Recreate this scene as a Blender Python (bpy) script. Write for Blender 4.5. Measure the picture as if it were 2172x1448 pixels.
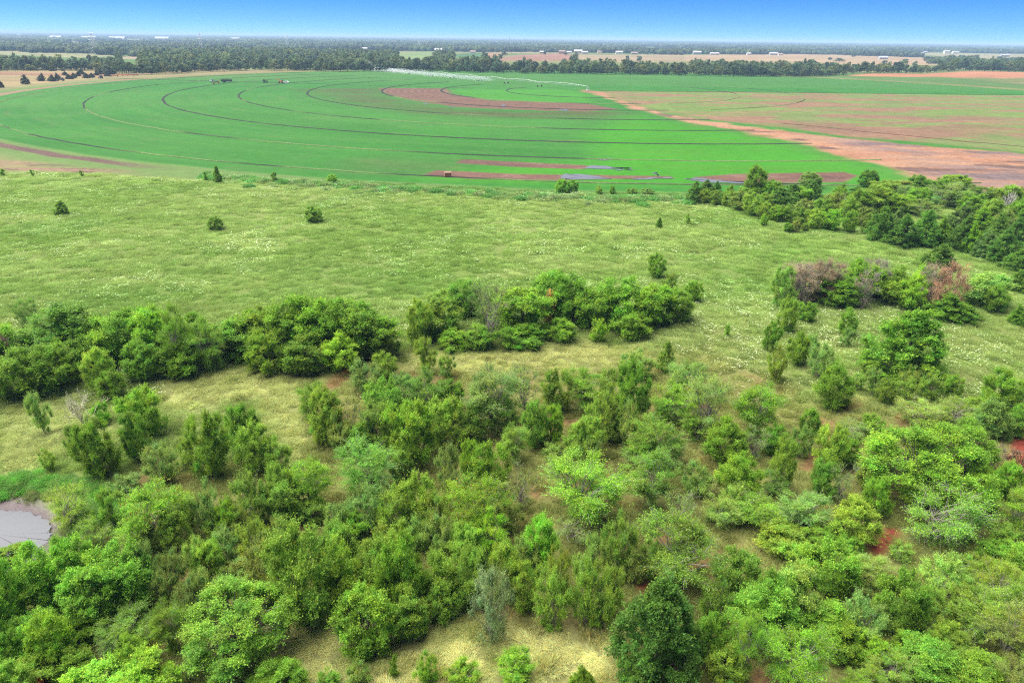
import bpy, math, random
import numpy as np
from mathutils import Matrix, Vector

for o in list(bpy.data.objects):
    bpy.data.objects.remove(o)
SC = bpy.context.scene
COL = SC.collection
rng = np.random.default_rng(11)
random.seed(11)

# ------------------------------------------------------------------ camera, sky, sun, exposure
FPX, PITCH, ROLL, CAMH = 1530.0, math.radians(22.794), math.radians(0.7025), 40.0   # photo is 2172 x 1448 px
cam_data = bpy.data.cameras.new('camera')
cam_data.sensor_width = 36.0
cam_data.lens = FPX / 2172.0 * 36.0
cam_data.clip_start, cam_data.clip_end = 0.5, 90000.0
cam = bpy.data.objects.new('camera', cam_data)
COL.objects.link(cam)
_R, _U = Vector((1, 0, 0)), Vector((0, math.sin(PITCH), math.cos(PITCH)))
_F = Vector((0, math.cos(PITCH), -math.sin(PITCH)))
_right = math.cos(ROLL) * _R + math.sin(ROLL) * _U
_up = -math.sin(ROLL) * _R + math.cos(ROLL) * _U
_m = Matrix((_right, _up, -_F)).transposed().to_4x4()
_m.translation = (0, 0, CAMH)
cam.matrix_world = _m
SC.camera = cam

SUN_EL, SUN_AZ = math.radians(62), math.radians(-75)      # azimuth from +Y, clockwise positive
world = bpy.data.worlds.new('World')
SC.world = world
world.use_nodes = True
wn, wl = world.node_tree.nodes, world.node_tree.links
wn.clear()
sky = wn.new('ShaderNodeTexSky')
sky.sky_type = 'NISHITA'
sky.sun_disc = False
sky.sun_elevation = SUN_EL
sky.sun_rotation = SUN_AZ
sky.altitude = 200
sky.air_density, sky.dust_density, sky.ozone_density = 0.26, 0.0, 5.0
hsv = wn.new('ShaderNodeHueSaturation')
hsv.inputs['Saturation'].default_value = 1.28
bg = wn.new('ShaderNodeBackground')
bg.inputs['Strength'].default_value = 0.050
wout = wn.new('ShaderNodeOutputWorld')
wl.new(sky.outputs[0], hsv.inputs['Color'])
wl.new(hsv.outputs[0], bg.inputs[0])
wl.new(bg.outputs[0], wout.inputs[0])

sun_data = bpy.data.lights.new('sun', 'SUN')
sun_data.energy = 4.0
sun_data.angle = math.radians(80)
sun_data.color = (1.0, 0.95, 0.86)
sun = bpy.data.objects.new('sun', sun_data)
COL.objects.link(sun)
_sd = Vector((math.sin(SUN_AZ) * math.cos(SUN_EL), math.cos(SUN_AZ) * math.cos(SUN_EL), math.sin(SUN_EL)))
sun.rotation_euler = _sd.to_track_quat('Z', 'Y').to_euler()

SC.view_settings.view_transform = 'Standard'
SC.view_settings.look = 'None'
SC.view_settings.gamma = 1.0
SC.view_settings.use_curve_mapping = False
SC.view_settings.exposure = 1.75
SC.render.engine = 'CYCLES'
SC.cycles.use_denoising = False
SC.cycles.max_bounces = 8
SC.cycles.diffuse_bounces = 6
SC.cycles.transmission_bounces = 4
SC.cycles.volume_bounces = 0
SC.cycles.filter_width = 1.2
SC.cycles.use_adaptive_sampling = False
SC.cycles.adaptive_threshold = 0.02

# ------------------------------------------------------------------ helpers
def ray(px, py):
    x, y = (px - 1086.0) / FPX, -(py - 724.0) / FPX
    d = _right * x + _up * y + _F
    return np.array(d)

def G(px, py, z=0.0):
    """the ground point (at height z) that the photograph shows at pixel px, py"""
    d = ray(px, py)
    t = (CAMH - z) / max(-d[2], 1e-4)
    return np.array([d[0] * t, d[1] * t])

def GP(pts):
    return np.array([G(*p) for p in pts])

def _hash(ix, iy, seed):
    h = (ix.astype(np.int64) * 374761393 + iy.astype(np.int64) * 668265263 + seed * 974711) & 0x7fffffff
    h = ((h ^ (h >> 13)) * 1274126177) & 0x7fffffff
    return ((h ^ (h >> 16)) & 0xffff) / 65535.0

def vnoise(x, y, s, seed=0):
    x, y = np.asarray(x) / s, np.asarray(y) / s
    ix, iy = np.floor(x), np.floor(y)
    fx, fy = x - ix, y - iy
    fx, fy = fx * fx * (3 - 2 * fx), fy * fy * (3 - 2 * fy)
    a, b = _hash(ix, iy, seed), _hash(ix + 1, iy, seed)
    c, d = _hash(ix, iy + 1, seed), _hash(ix + 1, iy + 1, seed)
    return (a * (1 - fx) + b * fx) * (1 - fy) + (c * (1 - fx) + d * fx) * fy

def fbm(x, y, s, seed=0, n=4):
    t, a, r = 0, 1.0, 0
    for i in range(n):
        r = r + a * vnoise(x, y, s / 2 ** i, seed + i * 7)
        t += a
        a *= 0.55
    return r / t

def inpoly(x, y, P):
    r = np.zeros(x.shape, bool)
    j = len(P) - 1
    for i in range(len(P)):
        xi, yi, xj, yj = P[i][0], P[i][1], P[j][0], P[j][1]
        c = ((yi > y) != (yj > y)) & (x < (xj - xi) * (y - yi) / (yj - yi + 1e-12) + xi)
        r ^= c
        j = i
    return r

def pmask(x, y, P, soft):
    """1 inside, 0 outside, soft metres of blending at the edge"""
    lo, hi = P.min(0) - soft, P.max(0) + soft
    m = np.zeros(x.shape)
    k = (x > lo[0]) & (x < hi[0]) & (y > lo[1]) & (y < hi[1])
    if not k.any():
        return m
    X, Y = x[k], y[k]
    ins = inpoly(X, Y, P)
    d = np.full(X.shape, 1e9)
    for i in range(len(P)):
        a, b = P[i - 1], P[i]
        ab = b - a
        t = np.clip(((X - a[0]) * ab[0] + (Y - a[1]) * ab[1]) / (ab @ ab + 1e-12), 0, 1)
        d = np.minimum(d, np.hypot(X - a[0] - t * ab[0], Y - a[1] - t * ab[1]))
    s = np.where(ins, d, -d)
    m[k] = np.clip(0.5 + s / (2 * soft), 0, 1)
    return m

def sm(a, b, x):
    t = np.clip((x - a) / (b - a), 0, 1)
    return t * t * (3 - 2 * t)

def mesh(name, V, F, col=None, smooth=False, mat=None):
    V = np.asarray(V, np.float32)
    me = bpy.data.meshes.new(name)
    me.vertices.add(len(V))
    me.vertices.foreach_set('co', V.ravel())
    if isinstance(F, np.ndarray):
        n, k = F.shape
        me.loops.add(n * k)
        me.polygons.add(n)
        me.loops.foreach_set('vertex_index', F.ravel().astype(np.int32))
        me.polygons.foreach_set('loop_start', np.arange(0, n * k, k, dtype=np.int32))
        if smooth:
            me.polygons.foreach_set('use_smooth', np.ones(n, bool))
        me.update(calc_edges=True)
    else:
        me.clear_geometry()
        me.from_pydata([tuple(v) for v in V], [], F)
    if col is not None:
        ca = me.color_attributes.new('Col', 'FLOAT_COLOR', 'POINT')
        c4 = np.ones((len(V), 4), np.float32)
        c4[:, :3] = col
        ca.data.foreach_set('color', c4.ravel())
    if mat:
        me.materials.append(mat)
    return me

def put(name, me, parent=None, loc=None):
    o = bpy.data.objects.new(name, me)
    COL.objects.link(o)
    if parent:
        o.parent = parent
    if loc is not None:
        o.location = loc
    return o

def tag(o, label=None, cat=None, group=None, kind=None):
    if label: o['label'] = label
    if cat: o['category'] = cat
    if group: o['group'] = group
    if kind: o['kind'] = kind
    return o

class MB:
    """collects boxes, bars and tubes into one mesh"""
    def __init__(s): s.v, s.f = [], []
    def add(s, v, f):
        n = len(s.v); s.v += [tuple(p) for p in v]; s.f += [tuple(i + n for i in q) for q in f]; return s
    def box(s, c, d, rz=0.0):
        x, y, z = d[0] / 2, d[1] / 2, d[2] / 2
        ca, sa = math.cos(rz), math.sin(rz)
        v = [(c[0] + i * x * ca - j * y * sa, c[1] + i * x * sa + j * y * ca, c[2] + k * z) for i in (-1, 1) for j in (-1, 1) for k in (-1, 1)]
        return s.add(v, [(0, 1, 3, 2), (4, 6, 7, 5), (0, 4, 5, 1), (2, 3, 7, 6), (0, 2, 6, 4), (1, 5, 7, 3)])
    def prism(s, prof, y0, y1):
        """profile in x,z pulled along y"""
        n = len(prof)
        v = [(p[0], y0, p[1]) for p in prof] + [(p[0], y1, p[1]) for p in prof]
        f = [(i, (i + 1) % n, n + (i + 1) % n, n + i) for i in range(n)] + [tuple(range(n))[::-1], tuple(range(n, 2 * n))]
        return s.add(v, f)
    def bar(s, a, b, r, r2=None, n=4):
        a, b = np.array(a, float), np.array(b, float)
        r2 = r if r2 is None else r2
        d = b - a; d = d / (np.linalg.norm(d) + 1e-9)
        u = np.cross(d, (0, 0, 1) if abs(d[2]) < .9 else (1, 0, 0)); u /= np.linalg.norm(u)
        w = np.cross(d, u)
        v = [c + q * (u * math.cos(2 * math.pi * i / n) + w * math.sin(2 * math.pi * i / n)) for c, q in ((a, r), (b, r2)) for i in range(n)]
        f = [(i, (i + 1) % n, n + (i + 1) % n, n + i) for i in range(n)] + [tuple(range(n))[::-1], tuple(range(n, 2 * n))]
        return s.add(v, f)
    def wheel(s, c, r, w, axis='y', n=14):
        c = np.array(c, float); h = np.array((0, w / 2, 0) if axis == 'y' else (w / 2, 0, 0))
        return s.bar(c - h, c + h, r, n=n)
    def build(s, name, mat, parent=None):
        return put(name, mesh(name, s.v, s.f, mat=mat), parent)

# ------------------------------------------------------------------ materials
def nodes(name):
    m = bpy.data.materials.new(name)
    m.use_nodes = True
    nt = m.node_tree
    nt.nodes.clear()
    out = nt.nodes.new('ShaderNodeOutputMaterial')
    return m, nt, out

def N(nt, t, **kw):
    n = nt.nodes.new(t)
    for k, v in kw.items():
        setattr(n, k, v)
    return n

def mixc(nt, mode, fac, a, b):
    n = N(nt, 'ShaderNodeMix', data_type='RGBA', blend_type=mode)
    for sock, v in ((n.inputs['Factor'], fac), (n.inputs[6], a), (n.inputs[7], b)):
        if hasattr(v, 'is_output'):
            nt.links.new(v, sock)
        else:
            sock.default_value = v if not isinstance(v, tuple) or len(v) == 4 else (*v, 1)
    return n.outputs[2]

def noise_val(nt, scale, detail=4, rough=0.6, lo=0.7, hi=1.3, coords=None, vscale=None):
    tc = N(nt, 'ShaderNodeTexCoord')
    src = tc.outputs['Object']
    if vscale:
        mp = N(nt, 'ShaderNodeMapping'); mp.inputs['Scale'].default_value = vscale
        nt.links.new(src, mp.inputs[0]); src = mp.outputs[0]
    t = N(nt, 'ShaderNodeTexNoise')
    t.inputs['Scale'].default_value = scale; t.inputs['Detail'].default_value = detail; t.inputs['Roughness'].default_value = rough
    nt.links.new(src, t.inputs['Vector'])
    mr = N(nt, 'ShaderNodeMapRange')
    mr.inputs[1].default_value, mr.inputs[2].default_value = 0.25, 0.75
    mr.inputs[3].default_value, mr.inputs[4].default_value = lo, hi
    nt.links.new(t.outputs[0], mr.inputs[0])
    return mr.outputs[0], t

def ground_material(name, scales=((0.35, .75, 1.25), (2.5, .75, 1.25)), bump=0.3, bscale=1.2, rough=0.95, spec=0.1):
    m, nt, out = nodes(name)
    vc = N(nt, 'ShaderNodeVertexColor', layer_name='Col')
    c = vc.outputs[0]
    for sc, lo, hi in scales:
        v, _ = noise_val(nt, sc, 5, .65, lo, hi)
        cb = N(nt, 'ShaderNodeCombineColor')
        for i in range(3): nt.links.new(v, cb.inputs[i])
        c = mixc(nt, 'MULTIPLY', 1.0, c, cb.outputs[0])
    p = N(nt, 'ShaderNodeBsdfPrincipled')
    p.inputs['Roughness'].default_value = rough
    p.inputs['Specular IOR Level'].default_value = spec
    nt.links.new(c, p.inputs['Base Color'])
    if bump:
        _, t = noise_val(nt, bscale, 6, .7)
        b = N(nt, 'ShaderNodeBump'); b.inputs['Strength'].default_value = bump; b.inputs['Distance'].default_value = 0.4
        nt.links.new(t.outputs[0], b.inputs['Height']); nt.links.new(b.outputs[0], p.inputs['Normal'])
    nt.links.new(p.outputs[0], out.inputs[0])
    return m

def plain(name, col, rough=.6, metal=0.0, spec=.4, nz=0.25, nscale=3.0):
    m, nt, out = nodes(name)
    p = N(nt, 'ShaderNodeBsdfPrincipled')
    v, _ = noise_val(nt, nscale, 4, .6, 1 - nz, 1 + nz)
    cb = N(nt, 'ShaderNodeCombineColor')
    for i in range(3): nt.links.new(v, cb.inputs[i])
    nt.links.new(mixc(nt, 'MULTIPLY', 1.0, tuple(col), cb.outputs[0]), p.inputs['Base Color'])
    p.inputs['Roughness'].default_value = rough
    p.inputs['Metallic'].default_value = metal
    p.inputs['Specular IOR Level'].default_value = spec
    nt.links.new(p.outputs[0], out.inputs[0])
    return m

def foliage_material(name, instanced=False, transl=.48, gloss=.3):
    m, nt, out = nodes(name)
    vc = N(nt, 'ShaderNodeVertexColor', layer_name='Col')
    if instanced:
        at = N(nt, 'ShaderNodeAttribute', attribute_type='INSTANCER', attribute_name='tint')
        tint = at.outputs['Color']
    else:
        oi = N(nt, 'ShaderNodeObjectInfo')
        tint = oi.outputs['Color']
    c = mixc(nt, 'MULTIPLY', 1.0, vc.outputs[0], tint)
    p = N(nt, 'ShaderNodeBsdfPrincipled')
    p.inputs['Roughness'].default_value = .55
    p.inputs['Specular IOR Level'].default_value = gloss
    nt.links.new(c, p.inputs['Base Color'])
    tr = N(nt, 'ShaderNodeBsdfTranslucent')
    nt.links.new(c, tr.inputs[0])
    mx = N(nt, 'ShaderNodeMixShader')
    mx.inputs[0].default_value = transl
    nt.links.new(p.outputs[0], mx.inputs[1]); nt.links.new(tr.outputs[0], mx.inputs[2])
    nt.links.new(mx.outputs[0], out.inputs[0])
    return m

M_LEAF = foliage_material('leaf')
M_LEAF_I = foliage_material('leaf_scattered', True)
M_GRASS = foliage_material('grass_blade', True, .4, .1)
M_BARK = plain('bark', (.16, .13, .11), .9, nz=.4, nscale=6)
M_BARK_PALE = plain('pale_bark', (.25, .215, .205), .9, nz=.3, nscale=6)
M_MEADOW = ground_material('meadow_soil', ((.12, .8, 1.2), (1.6, .6, 1.4)), .5, 2.0)
M_TURF = ground_material('turf', ((.02, .88, 1.12), (.25, .85, 1.15), (1.2, .85, 1.15)), .25, .8)
M_DRY = ground_material('dry_turf', ((.03, .85, 1.15), (.2, .75, 1.25), (1.0, .75, 1.25)), .4, .5)
M_SOIL = ground_material('bare_soil', ((.08, .8, 1.2), (.5, .7, 1.3), (2.0, .75, 1.25)), .7, .7)
M_MUD = ground_material('wet_mud', ((.8, .8, 1.2), (5.0, .75, 1.25)), .5, 3.0, .45, .5)
M_FARM = ground_material('farmland', ((.004, .85, 1.15), (.03, .8, 1.2)), 0)

# ------------------------------------------------------------------ the irrigated circle
PIV = np.array([60.02, 629.6])
RINGS = [411.4, 364.7, 319.9, 272.0, 223.9, 167.8, 120.7, 67.1]
RFIELD = 424.0

def hgt(x, y):
    x, y = np.asarray(x, float), np.asarray(y, float)
    d = np.hypot(x, y)
    near = 1 - sm(190, 230, d)
    h = near * ((fbm(x, y, 28, 3, 3) - .5) * 0.9 + (fbm(x, y, 5, 5, 2) - .5) * .28)
    px, py = POND_C
    h = h - near * 0.55 * (1 - sm(3.0, 9.0, np.hypot((x - px) / 1.15, y - py)))
    return h

POND_C = G(18, 1118) + np.array([-3.0, 0.0])

def srgb(r, g, b, k=0.316):
    """photographed colour -> base colour (k = light level of the photograph)"""
    c = np.array([r, g, b]) / 255.0
    c = np.where(c <= .04045, c / 12.92, ((c + .055) / 1.055) ** 2.4)
    return c * k

P_ROAD = GP([(1235, 196), (1262, 199), (1300, 213), (1340, 229), (1395, 244), (1448, 257), (1520, 270), (1600, 284), (1700, 304), (1800, 334), (1900, 355), (1965, 384), (2010, 394), (2080, 400), (2300, 410), (2300, 340), (2100, 322), (1900, 305), (1800, 295), (1700, 283), (1600, 270), (1500, 257), (1420, 243), (1340, 222), (1300, 207), (1275, 195), (1240, 191)])
P_PURPLE = GP([(1700, 283), (1900, 300), (2300, 335), (2300, 412), (2060, 397), (1960, 352), (1850, 318)])
P_DRY = GP([(1275, 194), (1700, 197), (2400, 205), (2400, 345), (1980, 305), (1800, 290), (1640, 268), (1500, 253), (1420, 241), (1340, 220), (1300, 207)])
P_REDDRY = GP([(1640, 268), (1720, 258), (1880, 240), (2130, 250), (2090, 275), (1900, 292), (1750, 288)])
P_LIME = GP([(1245, 285), (1330, 245), (1440, 262), (1600, 290), (1780, 337), (1880, 365), (1940, 388), (1480, 390), (1100, 388), (900, 378), (1100, 347), (1290, 341), (1262, 310)])
P_MIDB = GP([(640, 190), (800, 187), (812, 206), (900, 226), (1100, 238), (1310, 236), (1310, 252), (1100, 252), (900, 243), (760, 222), (690, 205)])
P_PLOUGH = GP([(803, 187), (945, 188), (958, 200), (1040, 213), (1240, 220), (1312, 232), (1235, 237), (1100, 233), (960, 226), (870, 213), (820, 199)])
P_INNER = GP([(962, 190), (1200, 191), (1250, 200), (1248, 220), (1050, 214), (975, 203)])
P_STRIPS = [GP([(968, 346), (985, 338), (1130, 345), (1240, 350), (1262, 356), (1230, 359), (1100, 354)]),
            GP([(895, 372), (925, 361), (1100, 369), (1190, 371), (1420, 374), (1430, 379), (1300, 380), (1180, 382), (1000, 379)]),
            GP([(1470, 376), (1560, 369), (1790, 365), (1822, 372), (1790, 387), (1600, 388), (1490, 383)])]
P_PINKSOIL = GP([(-200, 332), (0, 341), (120, 348), (200, 358), (300, 368), (200, 368), (60, 364), (-200, 352)])
P_LTAN = GP([(-300, 152), (0, 150), (250, 150), (235, 161), (150, 171), (0, 185), (-300, 215)])
P_RMOUND = GP([(1795, 162), (1850, 157), (1960, 158), (2060, 151.5), (2400, 158), (2400, 170), (1900, 164)])
FAR_FIELDS = [(GP([(-200, 105), (0, 109), (90, 112), (240, 115), (252, 120), (160, 123), (0, 116), (-200, 112)]), srgb(190, 190, 140)),
              (GP([(258, 107), (298, 107), (298, 114), (260, 115)]), srgb(196, 196, 140)),
              (GP([(250, 121), (300, 119), (296, 126), (255, 126)]), srgb(205, 185, 150)),
              (GP([(840, 113), (915, 110), (925, 116), (905, 125), (855, 125)]), srgb(165, 190, 120)),
              (GP([(960, 115), (1028, 112), (1025, 123), (960, 122)]), srgb(110, 155, 90)),
              (GP([(1050, 127), (1100, 117), (1190, 114), (1222, 120), (1208, 129), (1060, 129)]), srgb(200, 150, 125)),
              (GP([(1028, 113), (1075, 114), (1050, 125), (1030, 125)]), srgb(215, 170, 130)),
              (GP([(1220, 117), (1448, 116), (1448, 131), (1310, 132), (1225, 126)]), srgb(210, 185, 145)),
              (GP([(1448, 117), (1700, 115), (2010, 124), (2000, 138), (1830, 140), (1720, 131), (1600, 131), (1500, 129), (1448, 131)]), srgb(222, 190, 150)),
              (GP([(1920, 112), (2300, 117), (2300, 130), (2050, 125)]), srgb(205, 195, 150))]
BELT = [(-400, 156), (-150, 153), (0, 151), (100, 150), (200, 150), (240, 157), (330, 158), (430, 153), (560, 149), (724, 152), (900, 152), (1060, 155), (1200, 157), (1300, 158), (1440, 160), (1560, 163), (1700, 163), (1795, 161), (1812, 157), (1950, 157), (2050, 151), (2172, 154), (2500, 160)]
BELT_W = GP(BELT)
P_MUDBANK = GP([(-300, 1040), (0, 1035), (60, 1045), (110, 1070), (135, 1110), (120, 1150), (95, 1185), (30, 1230), (-300, 1260)])
P_POND = GP([(-300, 1072), (-60, 1070), (0, 1078), (50, 1078), (85, 1088), (104, 1105), (108, 1130), (100, 1150), (75, 1175), (20, 1195), (-60, 1205), (-300, 1200)])
P_POND = P_POND
P_CLEAR = [GP([(560, 1330), (680, 1290), (830, 1330), (930, 1285), (1040, 1330), (1180, 1330), (1310, 1350), (1330, 1420), (1250, 1500), (700, 1500), (560, 1400)]),
           GP([(330, 800), (480, 785), (640, 800), (700, 800), (640, 840), (650, 940), (620, 975), (590, 930), (540, 850), (440, 860), (360, 870), (330, 840)]),
           GP([(0, 850), (160, 845), (250, 900), (240, 960), (150, 950), (60, 1000), (0, 1010)]),
           GP([(870, 745), (960, 748), (1250, 720), (1300, 735), (1380, 745), (1250, 790), (1100, 780), (980, 790), (870, 780)])]
P_THICK = GP([(330, 990), (560, 1010), (640, 950), (640, 800), (800, 760), (1000, 780), (1300, 760), (1500, 750), (1700, 850), (1900, 870), (2400, 850), (2600, 1600), (1400, 1600), (1330, 1420), (1180, 1330), (930, 1290), (680, 1290), (400, 1440), (200, 1600), (-500, 1600), (-500, 1260), (120, 1180), (150, 1060)])
P_FARFOREST = None

def ground_color(x, y):
    """base colour of the ground and the kind of surface at world positions x, y"""
    n = x.shape
    d = np.hypot(x, y)
    wob = (fbm(x, y, 18, 21, 3) - .5)
    wx, wy = x + wob * 6 * sm(150, 400, d), y + (fbm(x, y, 18, 31, 3) - .5) * 10 * sm(150, 400, d)
    rad = np.hypot(x - PIV[0], y - PIV[1])
    c = np.zeros(n + (3,))
    kind = np.zeros(n, int)                       # 0 farmland 1 meadow 2 turf 3 dry 4 track 5 soil 6 mudbank
    def lay(m, col, k=None):
        nonlocal c
        col = np.asarray(col)
        c = c * (1 - m[..., None]) + col * m[..., None]
        if k is not None:
            kind[m > .5] = k
    one = np.ones(n)
    # farmland far off
    lay(one, srgb(150, 165, 100))
    lay(sm(.45, .6, fbm(x, y, 260, 41, 3)), srgb(185, 175, 125))
    lay(sm(.6, .66, fbm(x, y, 420, 43, 2)), srgb(120, 160, 85))
    for P, col in FAR_FIELDS:
        lay(pmask(x, y, P, 8), col)
        lay(pmask(x, y, P, 8) * sm(.4, .7, fbm(x / 3, y, 60, 51, 3)) * .45, col * np.array([.75, .85, .8]))
    lay(pmask(x, y, P_LTAN, 6), srgb(200, 180, 130))
    lay(pmask(x, y, P_LTAN, 6) * sm(.45, .6, fbm(x / 3, y, 40, 52, 3)), srgb(190, 145, 115))
    lay(pmask(x, y, P_RMOUND, 5), srgb(232, 165, 125))
    # rough verge round the circle
    rv = rad + wob * 8
    edge = (1 - sm(RFIELD + 14, RFIELD + 30, rv)) * (y > 190)
    lay(edge * (y > 700), srgb(165, 165, 105))
    lay(edge * (y <= 700), srgb(140, 175, 98), 2)
    # the circle itself
    th = np.degrees(np.arctan2(y - PIV[1], x - PIV[0]))
    inside = 1 - sm(RFIELD - 1.5, RFIELD + 1.5, rad + wob * 3)
    inside = inside * (y > 180)
    band = .5 + .5 * np.sin(rad * 2 * np.pi / 9.0 + 4 * fbm(x, y, 60, 61, 2))
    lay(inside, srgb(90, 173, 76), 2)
    lay(inside * sm(.45, .7, fbm(x / 2, y, 90, 62, 3)) * .6, srgb(106, 182, 84))
    lay(inside * sm(.5, .8, band * fbm(x, y, 40, 66, 2) * 1.6) * .35, srgb(78, 160, 76))
    arc = np.radians(th) * 260
    s1 = fbm(arc / 14, rad, 4.5, 161, 3); s2 = fbm(arc / 10, rad, 11, 163, 3); s3 = fbm(x, y, 26, 165, 4)
    lay(inside * sm(.52, .72, s1) * .30, srgb(128, 186, 98))
    lay(inside * sm(.50, .70, s2) * .35, srgb(74, 156, 66))
    lay(inside * sm(.60, .76, s3) * .30, srgb(132, 180, 104))
    lay(inside * sm(.70, .80, fbm(arc / 3, rad, 7, 167, 3)) * .5, srgb(146, 170, 108))
    lay(inside * sm(.42, .66, fbm(x / 2, y, 130, 169, 3)) * .35, srgb(124, 188, 98))
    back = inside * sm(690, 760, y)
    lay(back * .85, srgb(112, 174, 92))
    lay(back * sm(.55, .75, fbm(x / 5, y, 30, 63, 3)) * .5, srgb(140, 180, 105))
    lay(inside * pmask(wx, wy, P_LIME, 9), srgb(104, 200, 60))
    lay(inside * pmask(wx, wy, P_LIME, 9) * sm(.5, .75, fbm(x / 4, y, 14, 64, 3)) * .6, srgb(120, 190, 70))
    lay(inside * pmask(wx, wy, P_MIDB, 14) * .8, srgb(122, 146, 92))
    lay(inside * pmask(wx, wy, P_MIDB, 14) * sm(.5, .7, fbm(x / 4, y, 12, 65, 3)) * .7, srgb(140, 130, 100))
    lay(inside * pmask(wx, wy, P_INNER, 5), srgb(110, 196, 76))
    # pale earthy bruises between the strips and the meadow
    br = GP([(724, 345), (800, 335), (960, 345), (900, 366), (760, 366)])
    lay(inside * pmask(wx, wy, br, 12) * .55, srgb(130, 150, 100))
    # right-hand dry sector
    dry = inside * pmask(wx, wy, P_DRY, 4)
    strk = fbm(x / 2.4, y, 17, 71, 5)
    lay(dry, srgb(152, 172, 104), 3)
    lay(dry * sm(.44, .56, strk), srgb(186, 150, 120))
    lay(dry * sm(.50, .62, fbm(x / 3, y, 24, 73, 5)), srgb(150, 180, 98))
    red = dry * pmask(wx, wy, P_REDDRY, 18)
    lay(red * sm(.3, .5, strk), srgb(178, 142, 118))
    lay(dry * sm(.62, .7, fbm(x / 3, y, 12, 75, 3)) * .6, srgb(192, 152, 124))
    # sandy radial track fanning out
    rgx, rgy = wx + (fbm(x, y, 9, 77, 3) - .5) * 9, wy + (fbm(x, y, 9, 78, 3) - .5) * 16
    trk = inside * pmask(rgx, rgy, P_ROAD, 3.0)
    lay(trk, srgb(228, 178, 144), 4)
    lay(trk * sm(.45, .62, fbm(x / 2.5, y, 9, 81, 4)), srgb(222, 164, 132))
    lay(trk * sm(.6, .72, fbm(x / 3, y, 7, 83, 3)), srgb(150, 120, 112))
    pur = trk * pmask(wx, wy, P_PURPLE, 10)
    lay(pur * sm(.33, .52, fbm(x / 3, y, 10, 85, 4)), srgb(192, 160, 150))
    lay(pur * sm(.55, .68, fbm(x / 3, y, 16, 87, 3)), srgb(160, 138, 138))
    # feathered green along the sand
    near_trk = inside * pmask(wx, wy, P_ROAD, 16) * (1 - pmask(wx, wy, P_ROAD, 3.5)) * pmask(wx, wy, P_LIME, 14)
    lay(near_trk * sm(.35, .6, fbm(x / 3, y, 7, 89, 3)), srgb(175, 175, 110))
    turf = inside * (1 - dry) * (1 - trk)
    c = c * (1 - turf[..., None] * np.array([.27, .15, .36]))
    # ploughed and lifted strips
    pl = inside * pmask(wx * .5 + x * .5, wy * .5 + y * .5, P_PLOUGH, 2.5)
    lay(pl, srgb(150, 116, 100), 5)
    lay(pl * sm(.35, .9, .5 + .5 * np.sin(rad * 2 * np.pi / 5.5)) * .6, srgb(176, 140, 122))
    for P in P_STRIPS:
        m = pmask(x + wob * 1.5, y + wob * 1.5, P, .8)
        lay(m, srgb(158, 120, 106), 5)
        lay(m * sm(.5, .7, fbm(x / 4, y, 3, 91, 3)) * .6, srgb(180, 148, 130))
        lay(m * sm(.55, .75, fbm(x / 4, y, 5, 93, 3)) * .6, srgb(128, 100, 94))
    # track outside the first wheel track, left
    q = (1 - sm(2.0, 3.5, np.abs(rad - 431.0 + wob * 3))) * (y < 420) * sm(-112, -118, th) * (y > 150)
    lay(q, srgb(146, 118, 110), 5)
    lay(pmask(wx, wy, P_PINKSOIL, 3) * sm(.35, .6, fbm(x / 3, y, 7, 95, 3)), srgb(190, 158, 132), 5)
    lay(pmask(wx, wy, P_PINKSOIL, 2) * sm(.58, .68, fbm(x / 3, y, 5, 96, 3)), srgb(140, 112, 104))
    q = (1 - sm(2.5, 5, np.abs(rad - 429.0))) * (y > 420) * (x < -60) * (y < 900)
    lay(q, srgb(196, 160, 134), 5)
    # service line across the back of the circle
    # meadow on this side
    md = (1 - sm(RFIELD + 4, RFIELD + 9, RFIELD * 2 - rad + 12 + wob * 5)) * (y < 330)
    md = np.where((rad > RFIELD + 1.5) & (y < 260) & (q < .5), 1.0, md * 0)
    md = md * (1 - pmask(wx, wy, P_PINKSOIL, 3)) * np.where((x < -60) & (rad < 436 + wob * 4 + sm(-60, -160, x) * 14), 0, 1)
    big = fbm(x / 2.2, y, 16, 101, 4)
    lay(md, srgb(152, 182, 90), 1)
    lay(md * sm(.42, .62, big), srgb(166, 190, 104))
    lay(md * sm(.58, .74, fbm(x / 2.5, y, 11, 103, 3)), srgb(178, 198, 116))
    lay(md * sm(.55, .7, fbm(x, y, 20, 105, 3)) * .4, srgb(134, 174, 82))
    # rank green growth at the meadow's far edge
    lay(md * (1 - sm(RFIELD + 8, RFIELD + 15, rad + wob * 6)) * .7, srgb(120, 165, 84))
    # grass about the thickets: straw and earth
    nr = md * (1 - sm(98, 112, y + wob * 10))
    lay(nr * .65, srgb(158, 178, 96))
    lay(nr * sm(.45, .65, fbm(x, y, 6, 107, 3)) * .7, srgb(174, 188, 112))
    th_ = md * pmask(wx, wy, P_THICK, 3)
    lay(th_ * .5, srgb(172, 158, 96))
    lay(th_ * sm(.60, .72, fbm(x, y, 4.5, 109, 3)) * .8, srgb(180, 132, 98))
    for P, cc_ in zip(P_CLEAR, (srgb(208, 208, 136), srgb(186, 192, 120), srgb(172, 184, 110), srgb(186, 190, 118))):
        cl = md * pmask(wx, wy, P, 1.5)
        lay(cl, cc_)
        lay(cl * sm(.5, .7, fbm(x, y, 3.5, 111, 3)) * .6, srgb(160, 170, 92))
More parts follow.
